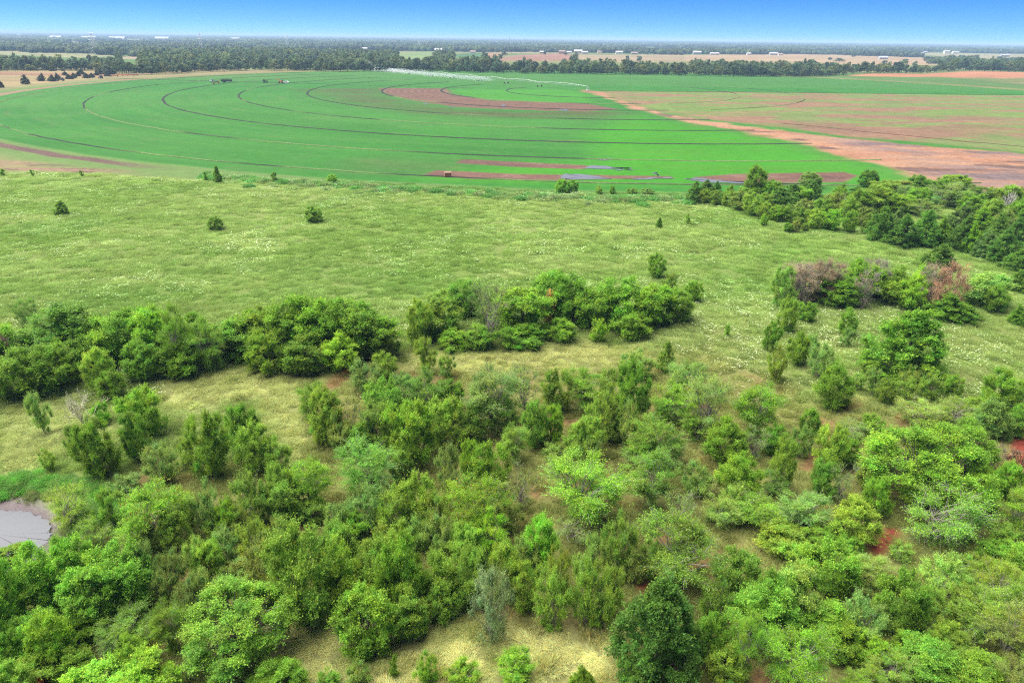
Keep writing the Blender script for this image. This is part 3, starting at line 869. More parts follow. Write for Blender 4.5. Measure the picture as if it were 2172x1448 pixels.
# ------------------------------------------------------------------ plants: where they stand (cx, top, bottom, width in the photograph; kind; tint)
BLOCKS = {
 'in the long hedge above the pond': '''
165 636 800 130 broad bright|95 665 790 130 broad lime|55 635 725 60 sparse feather|235 668 800 100 broad green|272 652 805 90 broad dark|325 652 810 84 broad green|365 662 800 72 locust yellow|410 672 805 90 broad dark
40 745 846 120 elm dark|100 735 832 110 elm green|28 740 800 50 twiggy pink|160 715 822 90 broad green|215 742 832 72 elm olive|230 790 850 62 elm dark|446 682 792 80 locust feather|300 730 812 80 elm dark|380 735 806 90 elm dark|-40 690 830 110 broad green|-60 760 850 90 elm dark''',
 'in the rounded hedge beside the straw gap': '''
520 672 790 90 broad dark|552 655 785 90 broad green|600 628 790 110 broad dark|652 626 792 112 broad green|702 634 788 104 broad green|748 645 786 100 broad dark|788 665 782 92 broad dark|815 690 756 70 elm dark|560 712 796 92 elm green|640 716 796 104 elm dark|722 712 788 92 elm green|478 690 780 70 broad green''',
 'in the middle hedge with the tan dying tree': '''
920 618 742 105 broad olive|985 592 692 62 broad bright|1035 595 735 92 twiggy grey|1035 600 690 80 sparse feather|1110 605 735 100 broad green|1175 572 700 82 broad lime|1215 580 716 82 broad green|1300 583 720 112 broad dark|1258 610 715 70 broad green|1380 600 712 86 broad green|1442 618 682 62 elm bright
1015 690 743 82 elm bright|960 700 746 72 elm green|1110 688 739 92 elm dark|1190 675 723 72 elm green|1274 675 725 40 sapling yellow|1340 660 715 80 elm dark|885 640 735 60 elm olive''',
 'in the clump with the red-leaved tree': '''
1665 572 656 56 elm pale|1660 580 640 40 twiggy olive|1712 556 650 88 twiggy pink|1700 558 640 92 sparse pink|1738 562 640 80 sparse pink|1978 568 655 60 sparse pink|1850 556 630 70 sparse pink|1782 585 668 92 broad dark|1755 552 640 72 sparse pink|1815 553 655 54 broad green|1835 575 660 60 twiggy pink|1890 566 666 108 broad green|1965 566 660 62 broad yellow|2085 578 668 88 broad pale|2022 618 680 104 cedar dark|1712 643 682 42 elm dark|1930 600 660 60 elm green|2110 610 665 50 elm bright''',
 'on the meadow near the red-leaved tree': '''
1635 685 746 42 elm green|1673 632 703 48 elm olive|1800 655 712 40 elm bright|1797 697 736 32 plume pale|1648 728 808 50 plume olive|1695 708 776 50 elm green|1742 728 802 56 plume grey|1772 776 866 78 elm dark|1722 712 760 36 plume pale''',
 'beside the big broad-based cedar on the meadow': '''
1845 768 802 36 elm olive|1856 785 842 44 plume pale|1882 803 856 44 elm olive|1932 780 832 44 plume pale|1925 803 852 50 plume olive|1972 790 846 50 plume olive|2132 788 872 90 elm green|2075 842 884 54 elm olive|1820 790 830 36 plume pale''',
 'in the cedar belt edging the meadow': '''
1473 385 430 36 cedar cedar|1500 382 416 42 cedar cedar|1522 384 412 22 cedar cedar|1546 391 416 26 cedar green|1640 384 422 42 broad dark|1660 397 441 62 cedar cedar|1682 391 430 52 cedar cedar|1727 384 426 46 cedar cedar|1785 387 412 22 cedar dark|1815 394 422 46 cedar cedar|1845 361 397 44 broad dark
1852 448 497 38 cedar olive|1873 440 511 58 cedar cedar|1895 438 500 52 cedar bluecedar|1920 454 521 68 cedar cedar|1965 448 521 68 cedar cedar|2045 458 530 62 cedar cedar|2070 470 536 48 cedar green|2098 488 546 58 cedar bluecedar|2135 484 556 68 cedar cedar|2157 528 573 62 cedar cedar|2035 428 490 62 cedar bluecedar|2085 438 492 62 cedar green|2160 463 522 52 cedar cedar|2200 500 580 70 cedar cedar|2120 455 520 56 cedar cedar''',
 'in the low scrub row along the cedar belt': '''
1495 404 432 32 elm olive|1520 407 437 36 elm olive|1546 409 441 36 elm olive|1570 411 448 40 elm brown|1596 414 459 42 elm olive|1624 432 466 38 elm olive|1646 438 471 42 elm green|1671 438 473 40 elm olive|1702 443 479 42 elm olive|1731 447 486 42 elm olive|1761 447 488 44 elm green|1703 423 456 42 elm brown|1737 423 460 46 elm olive|1770 413 460 46 elm brown|1802 419 470 46 elm olive|1580 400 430 36 elm olive|1620 410 445 40 elm olive|1832 440 480 40 elm brown''',
 'among the broad crowns deep in the cedar belt': '''
1600 396 420 40 elm dark|1857 393 447 92 broad olive|1880 384 411 58 broad olive|1915 384 411 54 broad brown|1946 373 406 38 broad bright|1935 397 431 54 locust pale|1975 382 407 44 broad green|1998 379 406 44 broad bright|2026 372 401 54 broad bright|2044 371 399 32 cedar dark|2015 391 441 90 locust grey|2081 394 431 54 locust bright|1970 424 462 76 locust pale|1910 414 452 60 broad green|2110 424 472 48 broad olive|2132 449 501 54 elm brown|2155 424 471 48 broad bright|2141 394 431 54 elm olive|2167 399 431 36 elm brown|2110 399 431 44 elm olive|2060 410 450 60 broad green|1950 400 440 50 broad dark|1890 410 450 60 broad dark|1820 405 450 50 broad dark|2190 420 480 60 broad green|2200 400 440 50 elm olive|1780 400 440 50 broad green|1700 398 430 44 broad dark''',
 'at the meadow rim by the irrigated field': '''
435 365 383 13 sapling green|580 366 386 15 sapling bright|703 371 389 22 elm green|1190 381 411 28 elm green|1216 383 411 28 elm bright|1270 393 411 18 plume olive|1299 394 412 14 elm green|67 360 374 9 sapling green|3 358 372 12 sapling dark|172 362 375 9 sapling green|1340 398 412 26 plume olive|1375 400 413 30 plume pale''',
 'on the grassy slope above the pond': '''
85 833 922 46 plume grey|212 855 902 38 sapling yellow|285 878 980 54 elm dark|335 935 1027 78 plume grey|395 908 1002 34 plume olive|583 930 1007 62 plume olive|535 900 1002 80 elm olive|515 858 960 70 elm green|150 905 960 34 plume olive|100 950 1000 36 plume olive|190 885 960 44 plume grey''',
 'beside the muddy pond bank': '''
140 1030 1130 90 sparse olive|262 1003 1055 72 plume grey|190 1105 1178 86 sparse dark|20 1150 1190 60 broad dark|160 1045 1100 70 sparse bright|225 1040 1120 70 plume bright''',
 'in the bright broadleaf thicket below the pond': '''
145 1138 1262 94 broad lime|75 1168 1322 114 broad bright|10 1172 1342 86 broad lime|255 1160 1302 134 broad bright|195 1205 1332 114 broad bright|60 1300 1402 114 broad bright|112 1296 1422 94 broad green|172 1285 1372 94 broad green|75 1375 1460 104 elm olive|265 1298 1392 122 locust feather|350 1282 1392 94 locust green|215 1405 1500 134 broad lime|320 1382 1490 114 broad yellow|20 1340 1440 80 elm dark|150 1370 1450 90 elm dark|-30 1230 1400 100 broad green|280 1350 1440 80 elm dark|20 1400 1500 90 elm olive''',
 'in the thicket between pond and clearing': '''
385 1028 1122 74 plume olive|440 1023 1132 64 plume grey|475 1062 1142 54 elm green|530 1008 1122 94 plume olive|320 1152 1262 64 plume grey|365 1168 1252 58 plume brown|415 1138 1222 54 plume pale|475 1122 1197 64 plume grey|440 1205 1302 74 plume grey|400 1228 1332 74 plume brown|500 1182 1242 74 plume pale|370 1090 1182 74 elm olive|465 1085 1142 64 elm olive|300 1108 1182 74 plume brown|530 1098 1202 84 plume olive|530 1168 1242 84 plume brown|590 1098 1202 74 plume pale|562 1148 1252 74 plume brown|590 988 1092 74 elm olive|605 1018 1112 84 elm olive|450 1150 1230 60 elm olive|350 1210 1290 64 plume brown|500 1080 1150 70 plume olive|430 1170 1235 50 elm dark''',
 'in the thicket edge facing the straw gap': '''
655 810 892 68 locust lime|690 828 946 74 elm olive|770 763 832 74 plume grey|740 843 942 64 twiggy brown|815 748 806 54 elm olive|905 775 882 98 locust feather|952 803 872 64 elm green|800 848 952 94 plume olive|880 848 982 114 elm dark|950 848 952 94 elm olive|765 898 962 64 elm green|905 718 792 54 plume olive|948 746 802 40 plume olive|850 880 960 80 elm olive|1000 860 940 70 elm olive|720 880 960 60 plume brown|860 790 850 60 plume pale''',
 'in the thicket core around the yellow locusts': '''
785 938 1062 144 locust feather|855 953 1022 58 elm olive|945 943 1042 58 plume brown|993 933 1012 44 elm green|1040 938 1042 78 elm green|925 1048 1152 84 plume olive|885 1008 1132 94 elm olive|780 1028 1132 94 plume grey|830 1038 1142 74 plume olive|715 1062 1142 64 plume grey|930 1088 1182 74 plume grey|715 1108 1232 94 elm olive|840 1098 1182 94 plume olive|660 1050 1110 70 plume olive|740 1080 1150 80 elm green|990 1110 1200 80 elm olive|970 1000 1070 60 plume brown|1080 1050 1130 70 plume brown|880 1090 1170 70 plume pale''',
 'in the thicket facing the middle hedge': '''
1035 783 922 144 locust grey|1118 773 888 68 twiggy feather|1180 783 872 64 elm olive|1340 773 907 78 elm dark|1350 743 802 74 plume pale|1450 758 852 98 locust pale|1420 808 902 124 locust green|1505 798 932 104 sparse grey|1135 853 952 54 elm olive|1172 863 942 58 elm green|1270 833 932 68 plume olive|1235 883 972 84 elm olive|1335 853 952 48 plume grey|1365 938 1002 94 locust bright|1175 938 978 64 plume pale|1085 903 987 74 locust feather|1110 983 1082 74 twiggy brown|1250 930 990 50 plume pale|1415 722 788 38 cedar olive|1300 860 940 60 elm olive|1480 880 940 70 locust green|1080 840 920 60 locust feather|1290 780 850 50 plume olive|1420 930 990 70 locust pale''',
 'in the open thicket along the flowery meadow': '''
1540 888 982 94 elm dark|1566 968 1062 94 elm green|1600 808 932 114 locust yellow|1600 898 972 64 twiggy grey|1475 973 1052 84 plume pale|1440 1028 1112 74 twiggy grey|1610 1038 1124 124 locust bright|1525 1048 1122 94 locust pale|1722 866 927 48 elm bright|1665 928 1037 58 elm olive|1765 903 1002 64 elm olive|1800 888 932 74 sparse pale|1850 878 927 48 elm olive|1795 928 988 54 elm dark|1640 898 962 64 elm green|1750 983 1062 64 elm bright|1790 988 1077 64 twiggy grey|1842 973 1037 48 elm brown|1700 1048 1132 114 locust pale|1815 1058 1152 104 elm olive|1700 900 970 50 plume pale|1560 1030 1100 70 plume pale|1650 1000 1060 70 locust feather''',
 'in the scrub around the big bright tree': '''
1950 843 907 98 sparse pale|2026 846 902 88 sparse olive|2110 848 932 78 broad pale|2156 863 927 54 broad bright|2150 1038 1142 104 locust dark|2136 983 1062 64 elm green|2085 1053 1102 48 elm bright|1865 1020 1100 60 elm dark|2080 1000 1090 70 elm green|2140 1110 1170 80 plume olive|2050 1080 1150 70 plume olive|2110 940 1000 50 twiggy pink|1880 930 1000 60 elm olive''',
 'in the leafy thicket below the red path': '''
1660 1108 1182 104 elm olive|1735 1118 1172 74 elm bright|1805 1138 1182 58 elm bright|1760 1148 1262 114 broad bright|1690 1203 1322 104 broad pale|1640 1213 1332 104 broad bright|1735 1258 1352 114 broad bright|1610 1233 1372 154 broad bright|1915 1213 1337 98 broad bright|1825 1258 1362 98 plume grey|2010 1183 1272 104 plume pale|2030 1243 1332 94 plume olive|1975 1288 1352 74 plume olive|1790 1323 1402 84 broad green|1845 1343 1412 74 elm green|1980 1358 1456 134 broad bright|2065 1378 1480 134 broad bright|1915 1148 1192 54 plume pale|1830 1213 1267 64 plume brown|1930 1343 1412 84 elm green|1880 1270 1340 70 elm olive|1700 1150 1220 80 elm olive|1960 1240 1310 70 plume olive''',
 'on the olive slope below the big tree': '''
2110 1188 1292 124 locust olive|2090 1258 1372 134 locust olive|2150 1298 1422 114 locust brown|2130 1148 1212 94 elm bright|2140 1388 1490 94 locust brown|2060 1170 1240 90 plume olive|2040 1330 1400 80 locust olive|2170 1220 1320 90 locust olive|2180 1150 1230 70 elm olive|2010 1320 1390 70 elm olive|2210 1350 1460 90 locust olive''',
 'in the thicket behind the straw clearing': '''
1110 1138 1222 58 plume grey|1145 1098 1202 78 elm green|1310 1098 1222 74 plume olive|1250 1143 1242 64 plume pale|1185 1163 1272 64 plume olive|1245 1188 1332 88 plume olive|1175 1218 1337 78 plume olive|1305 1213 1302 58 plume olive|1110 1198 1302 74 elm olive|1570 1158 1262 104 elm olive|1520 1228 1322 84 plume olive|1545 1368 1450 84 elm olive|640 1118 1327 154 elm olive|715 1160 1300 94 elm olive|800 1133 1272 114 elm olive|860 1148 1312 114 elm green|865 1248 1357 94 elm olive|930 1178 1292 94 elm olive|1000 1168 1292 84 elm olive|1075 1158 1272 84 elm olive|1500 1300 1400 84 elm dark|1340 1160 1240 70 plume brown|1000 1100 1180 80 elm olive|1390 1150 1230 70 plume olive|940 1240 1320 70 elm olive|1280 1260 1340 60 plume olive|780 1210 1290 80 elm olive''',
 'on the straw clearing': '''
837 1393 1434 24 sapling green|908 1386 1456 54 plume green|985 1393 1456 74 plume lime|1095 1383 1456 84 plume lime|1335 1388 1460 64 plume bright|580 1393 1476 114 broad lime|760 1400 1460 60 plume pale|700 1420 1470 60 plume bright''',
}
for where, txt in BLOCKS.items():
    for ent in txt.replace('\n', '|').split('|'):
        e = ent.split()
        if len(e) == 6:
            cx, tp, bt, w = [float(v) for v in e[:4]]
            if ('hedge' in where or 'clump' in where) and e[4] == 'broad':          # the back trees of a hedge: their feet are hidden by the front ones
                bt -= .20 * (bt - tp); tp += .06 * (bt - tp); w *= 1.18
            plant(cx, tp, bt, w, e[4], e[5], where)

SINGLES = [
 (5, 708, 792, 44, 'sparse', 'red', 'red-leaved thin tree at the end of the long hedge'),
 (175, 816, 908, 88, 'bare', 'tan', 'leafless bleached shrub of tangled pale twigs on the grassy slope'),
 (308, 820, 925, 92, 'elm', 'lime', 'vivid lime-topped round shrub on the grass below the long hedge'),
 (208, 895, 1013, 92, 'elm', 'dark', 'dark rounded elm shrub above the weedy pond bank'),
 (441, 878, 1012, 84, 'elm', 'dark', 'dark oval elm shrub with brown grass at its foot'),
 (320, 1018, 1165, 154, 'podded', 'yellow', 'yellow-green locust with red pods beside the pond weeds'),
 (1165, 610, 694, 34, 'sapling', 'tan', 'tan dying narrow tree in the middle hedge'),
 (1393, 540, 591, 40, 'elm', 'dark', 'dark oval shrub alone on the meadow behind the middle hedge'),
 (1420, 581, 630, 38, 'plume', 'olive', 'olive loose shrub between two dark ovals beside the middle hedge'),
 (1472, 598, 642, 38, 'elm', 'dark', 'dark round shrub off the end of the middle hedge'),
 (1543, 688, 714, 16, 'sapling', 'green', 'tiny sapling alone among meadow flowers'),
 (815, 810, 905, 78, 'broad', 'bright', 'vivid green leafy tree inside the thicket edge facing the straw gap'),
 (660, 962, 1078, 114, 'locust', 'yellow', 'golden yellow-green locust without pods at the thicket edge'),
 (1010, 1008, 1155, 134, 'podded', 'yellow', 'bright yellow locust hung with red pods in the thicket core'),
 (1040, 1083, 1192, 94, 'locust', 'yellow', 'yellow locust just in front of the one with red pods'),
 (1250, 783, 872, 108, 'podded', 'green', 'green locust flecked with red pods facing the middle hedge'),
 (1390, 883, 987, 118, 'podded', 'lime', 'lime feathery locust with red-flecked top in the thicket'),
 (1380, 958, 1082, 114, 'podded', 'feather', 'soft green locust with scattered red pods behind bare twigs'),
 (1230, 966, 1118, 186, 'locust', 'lime', 'widest pale lime locust spreading in the thicket core'),
 (1230, 1088, 1162, 104, 'twiggy', 'grey', 'grey tangle of bare twigs over red soil in the thicket'),
 (1455, 1086, 1264, 196, 'locust', 'feather', 'wide flat locust with grey branches above the large near cedar'),
 (1400, 1212, 1444, 190, 'cedar', 'cedar', 'large deep green cedar with drooping sprays beside the straw clearing'),
 (1237, 1400, 1465, 54, 'cedar', 'green', 'small young cedar spire in the straw clearing'),
 (1045, 1210, 1364, 88, 'silver', 'silver', 'silvery pale shrub at the rim of the straw clearing'),
 (775, 1256, 1393, 118, 'broad', 'bright', 'bright round leafy shrub standing out into the straw clearing'),
 (490, 1236, 1440, 250, 'bigbroad', 'bright', 'large dark-shaded broadleaf tree leaning over the straw clearing'),
 (82, 1426, 1474, 44, 'sapling', 'orange', 'orange-red dying bush among green leaves'),
 (1920, 648, 798, 170, 'cedar', 'green', 'big broad-based cedar with light top on the meadow'),
 (2022, 794, 843, 40, 'elm', 'lime', 'single lime green round bush among meadow flowers'),
 (1960, 903, 1088, 246, 'bigbroad', 'lime', 'big bright lime tree with forked dark trunk by the red path'),
 (2060, 898, 1015, 136, 'bigbroad', 'bright', 'rounded green tree behind the big bright lime tree'),
 (1990, 1028, 1165, 176, 'sparse', 'feather', 'wide thin locust with grey limbs beside the red path'),
 (1955, 1030, 1090, 60, 'dead', 'grey', 'dead grey limbs beneath the big bright lime tree'),
 (2157, 958, 1014, 48, 'sapling', 'red', 'red-brown low bush on bare red earth'),
 (1675, 1322, 1472, 156, 'locust', 'yellow', 'yellow-green feathery round tree below the leafy thicket'),
 (1580, 1308, 1444, 78, 'locust', 'lime', 'narrow lime tree on a forked grey stem next to the large cedar'),
 (1845, 1172, 1242, 88, 'podded', 'pale', 'low locust hung with dark red pods below the red path'),
 (1890, 1383, 1456, 114, 'podded', 'olive', 'olive locust with pink-red pods below the leafy thicket'),
 (1830, 1418, 1490, 94, 'locust', 'green', 'green feathery bush under the olive podded locust'),
 (2015, 563, 668, 78, 'podred', 'red', 'red-leaved half-bare tree in the meadow clump'),
 (1994, 516, 570, 72, 'cedar', 'cedar', 'round cedar standing clear between clump and belt'),
 (2166, 574, 620, 54, 'cedar', 'cedar', 'small cedar standing off the belt below the corner cedar'),
 (2168, 647, 692, 46, 'cedar', 'dark', 'cedar at the flowery slope beyond the red-leaved clump'),
 (127, 426, 457, 30, 'cedar', 'dark', 'lone dark cedar nearest the field corner of the meadow'),
 (453, 460, 487, 36, 'elm', 'dark', 'low dark bush alone midway on the open meadow'),
 (666, 439, 471, 40, 'elm', 'dark', 'widest lone round bush on the open meadow'),
 (460, 352, 387, 20, 'cedar', 'dark', 'tall narrow cedar on the far rim of the meadow'),
 (1398, 462, 484, 15, 'cedar', 'dark', 'little dark cedar in the flowery meadow'),
 (1460, 452, 476, 11, 'sapling', 'olive', 'thin brownish sapling near the cedar belt'),
 (1620, 456, 481, 17, 'elm', 'green', 'small bush standing just clear of the scrub row'),
 (1672, 474, 493, 20, 'elm', 'green', 'low green tuft in front of the scrub row'),
 (1690, 469, 493, 22, 'elm', 'brown', 'brown-tinged tuft beside the low green tuft'),
 (1709, 474, 491, 18, 'elm', 'olive', 'third tuft in front of the scrub row'),
 (1803, 449, 493, 30, 'elm', 'lime', 'light green oval tree at the scrub row end'),
 (1600, 355, 417, 50, 'broad', 'dark', 'tall two-tiered tree rising above the cedar belt'),
 (1723, 365, 397, 47, 'broad', 'pale', 'pale yellowish crown seen against the brown strip'),
 (1785, 406, 447, 38, 'dead', 'grey', 'dead grey fork sticking out of the cedar belt'),
 (1610, 401, 422, 22, 'dead', 'grey', 'small dead grey limbs below the tall two-tiered tree'),
 (2145, 402, 440, 44, 'dead', 'grey', 'bare grey limbs behind the olive crowns of the belt'),
 (2005, 459, 521, 48, 'cedar', 'lime', 'light green open cedar with grey lower twigs in the belt edge'),
]
for s in SINGLES:
    plant(s[0], s[1], s[2], s[3], s[4], s[5], 'single shrubs and trees', s[6])

SHORT = {'leafless bleached shrub': 'bleached bare shrub', 'vivid lime-topped': 'lime-topped round shrub', 'dark rounded elm shrub above': 'dark rounded elm', 'yellow-green locust with red pods beside': 'podded locust by the pond weeds', 'tan dying': 'tan dying tree',
         'vivid green leafy': 'vivid green leafy tree', 'golden yellow-green': 'golden locust', 'bright yellow locust hung': 'yellow podded locust', 'green locust flecked': 'pod-flecked green locust', 'lime feathery': 'red-flecked lime locust', 'widest pale lime': 'widest lime locust',
         'grey tangle': 'grey twig tangle', 'wide flat locust': 'wide flat locust', 'large deep green cedar': 'large deep green cedar', 'small young cedar': 'young cedar spire', 'silvery pale': 'silvery shrub', 'bright round leafy shrub': 'round clearing shrub', 'large dark-shaded': 'large leaning tree',
         'orange-red dying': 'orange-red bush', 'big broad-based': 'broad-based cedar', 'big bright lime': 'big lime tree', 'wide thin locust': 'thin grey-limbed locust', 'yellow-green feathery round': 'feathery round yellow tree', 'narrow lime tree': 'narrow lime tree', 'low locust hung': 'low red-podded locust',
         'olive locust with': 'olive podded locust', 'red-leaved half-bare': 'red-leaved tree', 'round cedar standing': 'round clear-standing cedar', 'tall two-tiered': 'tall two-tiered tree', 'dead grey fork': 'dead grey fork', 'light green open cedar': 'light open cedar', 'pale yellowish crown': 'pale yellowish crown', 'red-leaved thin': 'red thin hedge-end tree'}
_lm = [(x, y, next((v for k, v in SHORT.items() if o['label'].startswith(k)), None)) for x, y, r, a, o, single in SPOTS if single]
_lm = [l for l in _lm if l[2]]
_by = {}
for x, y, r, a, o, single in SPOTS:
    if not single: _by.setdefault(o['label'], []).append((x, y, r, a, o))
_by2 = {}
for lab, mem in _by.items():
    for x, y, r, a, o in mem:
        nw = lab
        if len(mem) > 1:
            q = min(_lm, key=lambda l: math.hypot(l[0] - x, l[1] - y))
            if math.hypot(q[0] - x, q[1] - y) < 4.0 + r * 1.6:
                nw = lab[:-len(o['group'])] + 'next to the ' + q[2]
                o['group'] = 'plants next to the ' + q[2]
        o['label'] = nw
        _by2.setdefault(nw, []).append((a * 2, r, o))
for lab, mem in _by2.items():
    if len(mem) == 2 and abs(mem[0][0] - mem[1][0]) > .12 * max(mem[0][0], mem[1][0]):
        mem.sort(key=lambda m: m[0])
        for m, wd in zip(mem, ('lower', 'taller')): m[2]['label'] = wd + ' ' + lab
    elif len(mem) > 2:
        mem.sort(key=lambda m: m[0])
        if mem[0][0] < .85 * mem[1][0]: mem[0][2]['label'] = 'lowest ' + lab
        if mem[-1][0] > 1.15 * mem[-2][0]: mem[-1][2]['label'] = 'tallest ' + lab
        rest = [m for m in mem if m[2]['label'] == lab]
        if len(rest) > 2:
            md_ = sorted(m[0] for m in rest)[len(rest) // 2]
            for m in rest:
                if m[0] > md_ * 1.2: m[2]['label'] = 'tall ' + lab
                elif m[0] < md_ * .83: m[2]['label'] = 'low ' + lab

# ------------------------------------------------------------------ geometry-node scattering (grass, weeds, far woods)
def gn_scatter(name, pts, rotz, scl, idx, tint, protos):
    col = bpy.data.collections.new(name + '_models')
    for i, me in enumerate(protos):
        o = bpy.data.objects.new(f'{name}_model_{i:02d}', me)
        col.objects.link(o)
    me = bpy.data.meshes.new(name)
    n = len(pts)
    me.vertices.add(n)
    me.vertices.foreach_set('co', np.asarray(pts, np.float32).ravel())
    rot = np.zeros((n, 3), np.float32); rot[:, 2] = rotz
    a = me.attributes.new('rot', 'FLOAT_VECTOR', 'POINT'); a.data.foreach_set('vector', rot.ravel())
    a = me.attributes.new('scl', 'FLOAT_VECTOR', 'POINT'); a.data.foreach_set('vector', np.asarray(scl, np.float32).ravel())
    a = me.attributes.new('pick', 'INT', 'POINT'); a.data.foreach_set('value', np.asarray(idx, np.int32))
    t4 = np.ones((n, 4), np.float32); t4[:, :3] = tint
    a = me.attributes.new('tint', 'FLOAT_COLOR', 'POINT'); a.data.foreach_set('color', t4.ravel())
    o = put(name, me)
    ng = bpy.data.node_groups.new(name, 'GeometryNodeTree')
    ng.interface.new_socket('Geometry', in_out='INPUT', socket_type='NodeSocketGeometry')
    ng.interface.new_socket('Geometry', in_out='OUTPUT', socket_type='NodeSocketGeometry')
    gi, go = ng.nodes.new('NodeGroupInput'), ng.nodes.new('NodeGroupOutput')
    ci = ng.nodes.new('GeometryNodeCollectionInfo')
    ci.inputs['Collection'].default_value = col
    ci.inputs['Separate Children'].default_value = True
    ci.inputs['Reset Children'].default_value = True
    ip = ng.nodes.new('GeometryNodeInstanceOnPoints')
    ip.inputs['Pick Instance'].default_value = True
    def attr(nm, ty):
        q = ng.nodes.new('GeometryNodeInputNamedAttribute'); q.data_type = ty; q.inputs['Name'].default_value = nm
        return q.outputs['Attribute']
    L = ng.links.new
    L(gi.outputs[0], ip.inputs['Points']); L(ci.outputs[0], ip.inputs['Instance'])
    L(attr('pick', 'INT'), ip.inputs['Instance Index']); L(attr('rot', 'FLOAT_VECTOR'), ip.inputs['Rotation']); L(attr('scl', 'FLOAT_VECTOR'), ip.inputs['Scale'])
    L(ip.outputs[0], go.inputs[0])
    md = o.modifiers.new('scatter', 'NODES'); md.node_group = ng
    return o

def grass_patch(seed, n, h0, h1, lean, rad=1.0, flowers=0, wid=.022, clump=10):
    r = np.random.default_rng(seed)
    cc = r.normal(0, .5 * rad, (clump * 6, 2))
    c = cc[r.integers(0, len(cc), n)] + r.normal(0, .13, (n, 2))
    h = r.uniform(h0, h1, n) * np.exp(-.5 * (np.hypot(*c.T) / rad) ** 2)
    a = r.uniform(0, 6.28, n)
    sw = r.normal(0, .8)
    ln = lean * r.uniform(.4, 1.3, n)
    d = np.stack([np.cos(a) + math.cos(sw), np.sin(a) + math.sin(sw)], -1) * (h * ln)[:, None]
    s = np.stack([-np.sin(a), np.cos(a), 0 * a], -1) * wid * r.uniform(.6, 1.5, n)[:, None]
    b = np.stack([c[:, 0], c[:, 1], np.zeros(n) - .03], -1)
    tip = np.stack([c[:, 0] + d[:, 0], c[:, 1] + d[:, 1], h], -1)
    V = np.stack([b - s, b + s, tip], 1).reshape(-1, 3)
    v = np.exp(r.normal(0, .22, n)); hu = r.normal(0, .12, n)
    C = np.stack([v * (1 + hu), v, v * (1 - .6 * hu)], -1)
    C = np.repeat(C, 3, 0)
    if flowers:
        fc = r.normal(0, .6 * rad, (flowers, 2))
        fz = r.uniform(.5, 1.0, flowers) * h1 * .9
        q = r.uniform(.045, .10, flowers)[:, None]
        an = r.uniform(0, 6.28, (flowers, 1)) + np.array([[0, 2.09, 4.19]])
        P = np.stack([fc[:, :1] + q * np.cos(an), fc[:, 1:] + q * np.sin(an), fz[:, None] + r.normal(0, .02, (flowers, 3))], -1)
        V = np.concatenate([V, P.reshape(-1, 3)])
        C = np.concatenate([C, np.full((flowers * 3, 3), 2.2) * np.array([1, .9, 1.8])])
    return mesh('grass_patch', V, np.arange(len(V)).reshape(-1, 3), C, False, M_GRASS)

G_PROTO = [grass_patch(1, 1100, .12, .34, .7), grass_patch(2, 1100, .14, .40, .8), grass_patch(3, 1100, .10, .30, 1.0),
           grass_patch(4, 1000, .16, .38, .7, flowers=16), grass_patch(5, 1000, .16, .38, .8, flowers=34),
           grass_patch(6, 900, .08, .22, 2.2, wid=.026), grass_patch(7, 900, .08, .25, 2.6, wid=.026),
           grass_patch(8, 700, .5, 1.0, .3, wid=.03), grass_patch(9, 700, .4, .9, .35, wid=.03)]

def in_frame(x, y, pad=60):
    P = np.stack([x, y, np.full(x.shape, -CAMH)], -1)
    R3 = np.array([_right, _up, _F])
    q = P @ R3.T
    u, v = 1086 + FPX * q[..., 0] / q[..., 2], 724 - FPX * q[..., 1] / q[..., 2]
    return (q[..., 2] > 1) & (u > -pad * 4) & (u < 2172 + pad * 4) & (v > -50) & (v < 1448 + pad * 2)

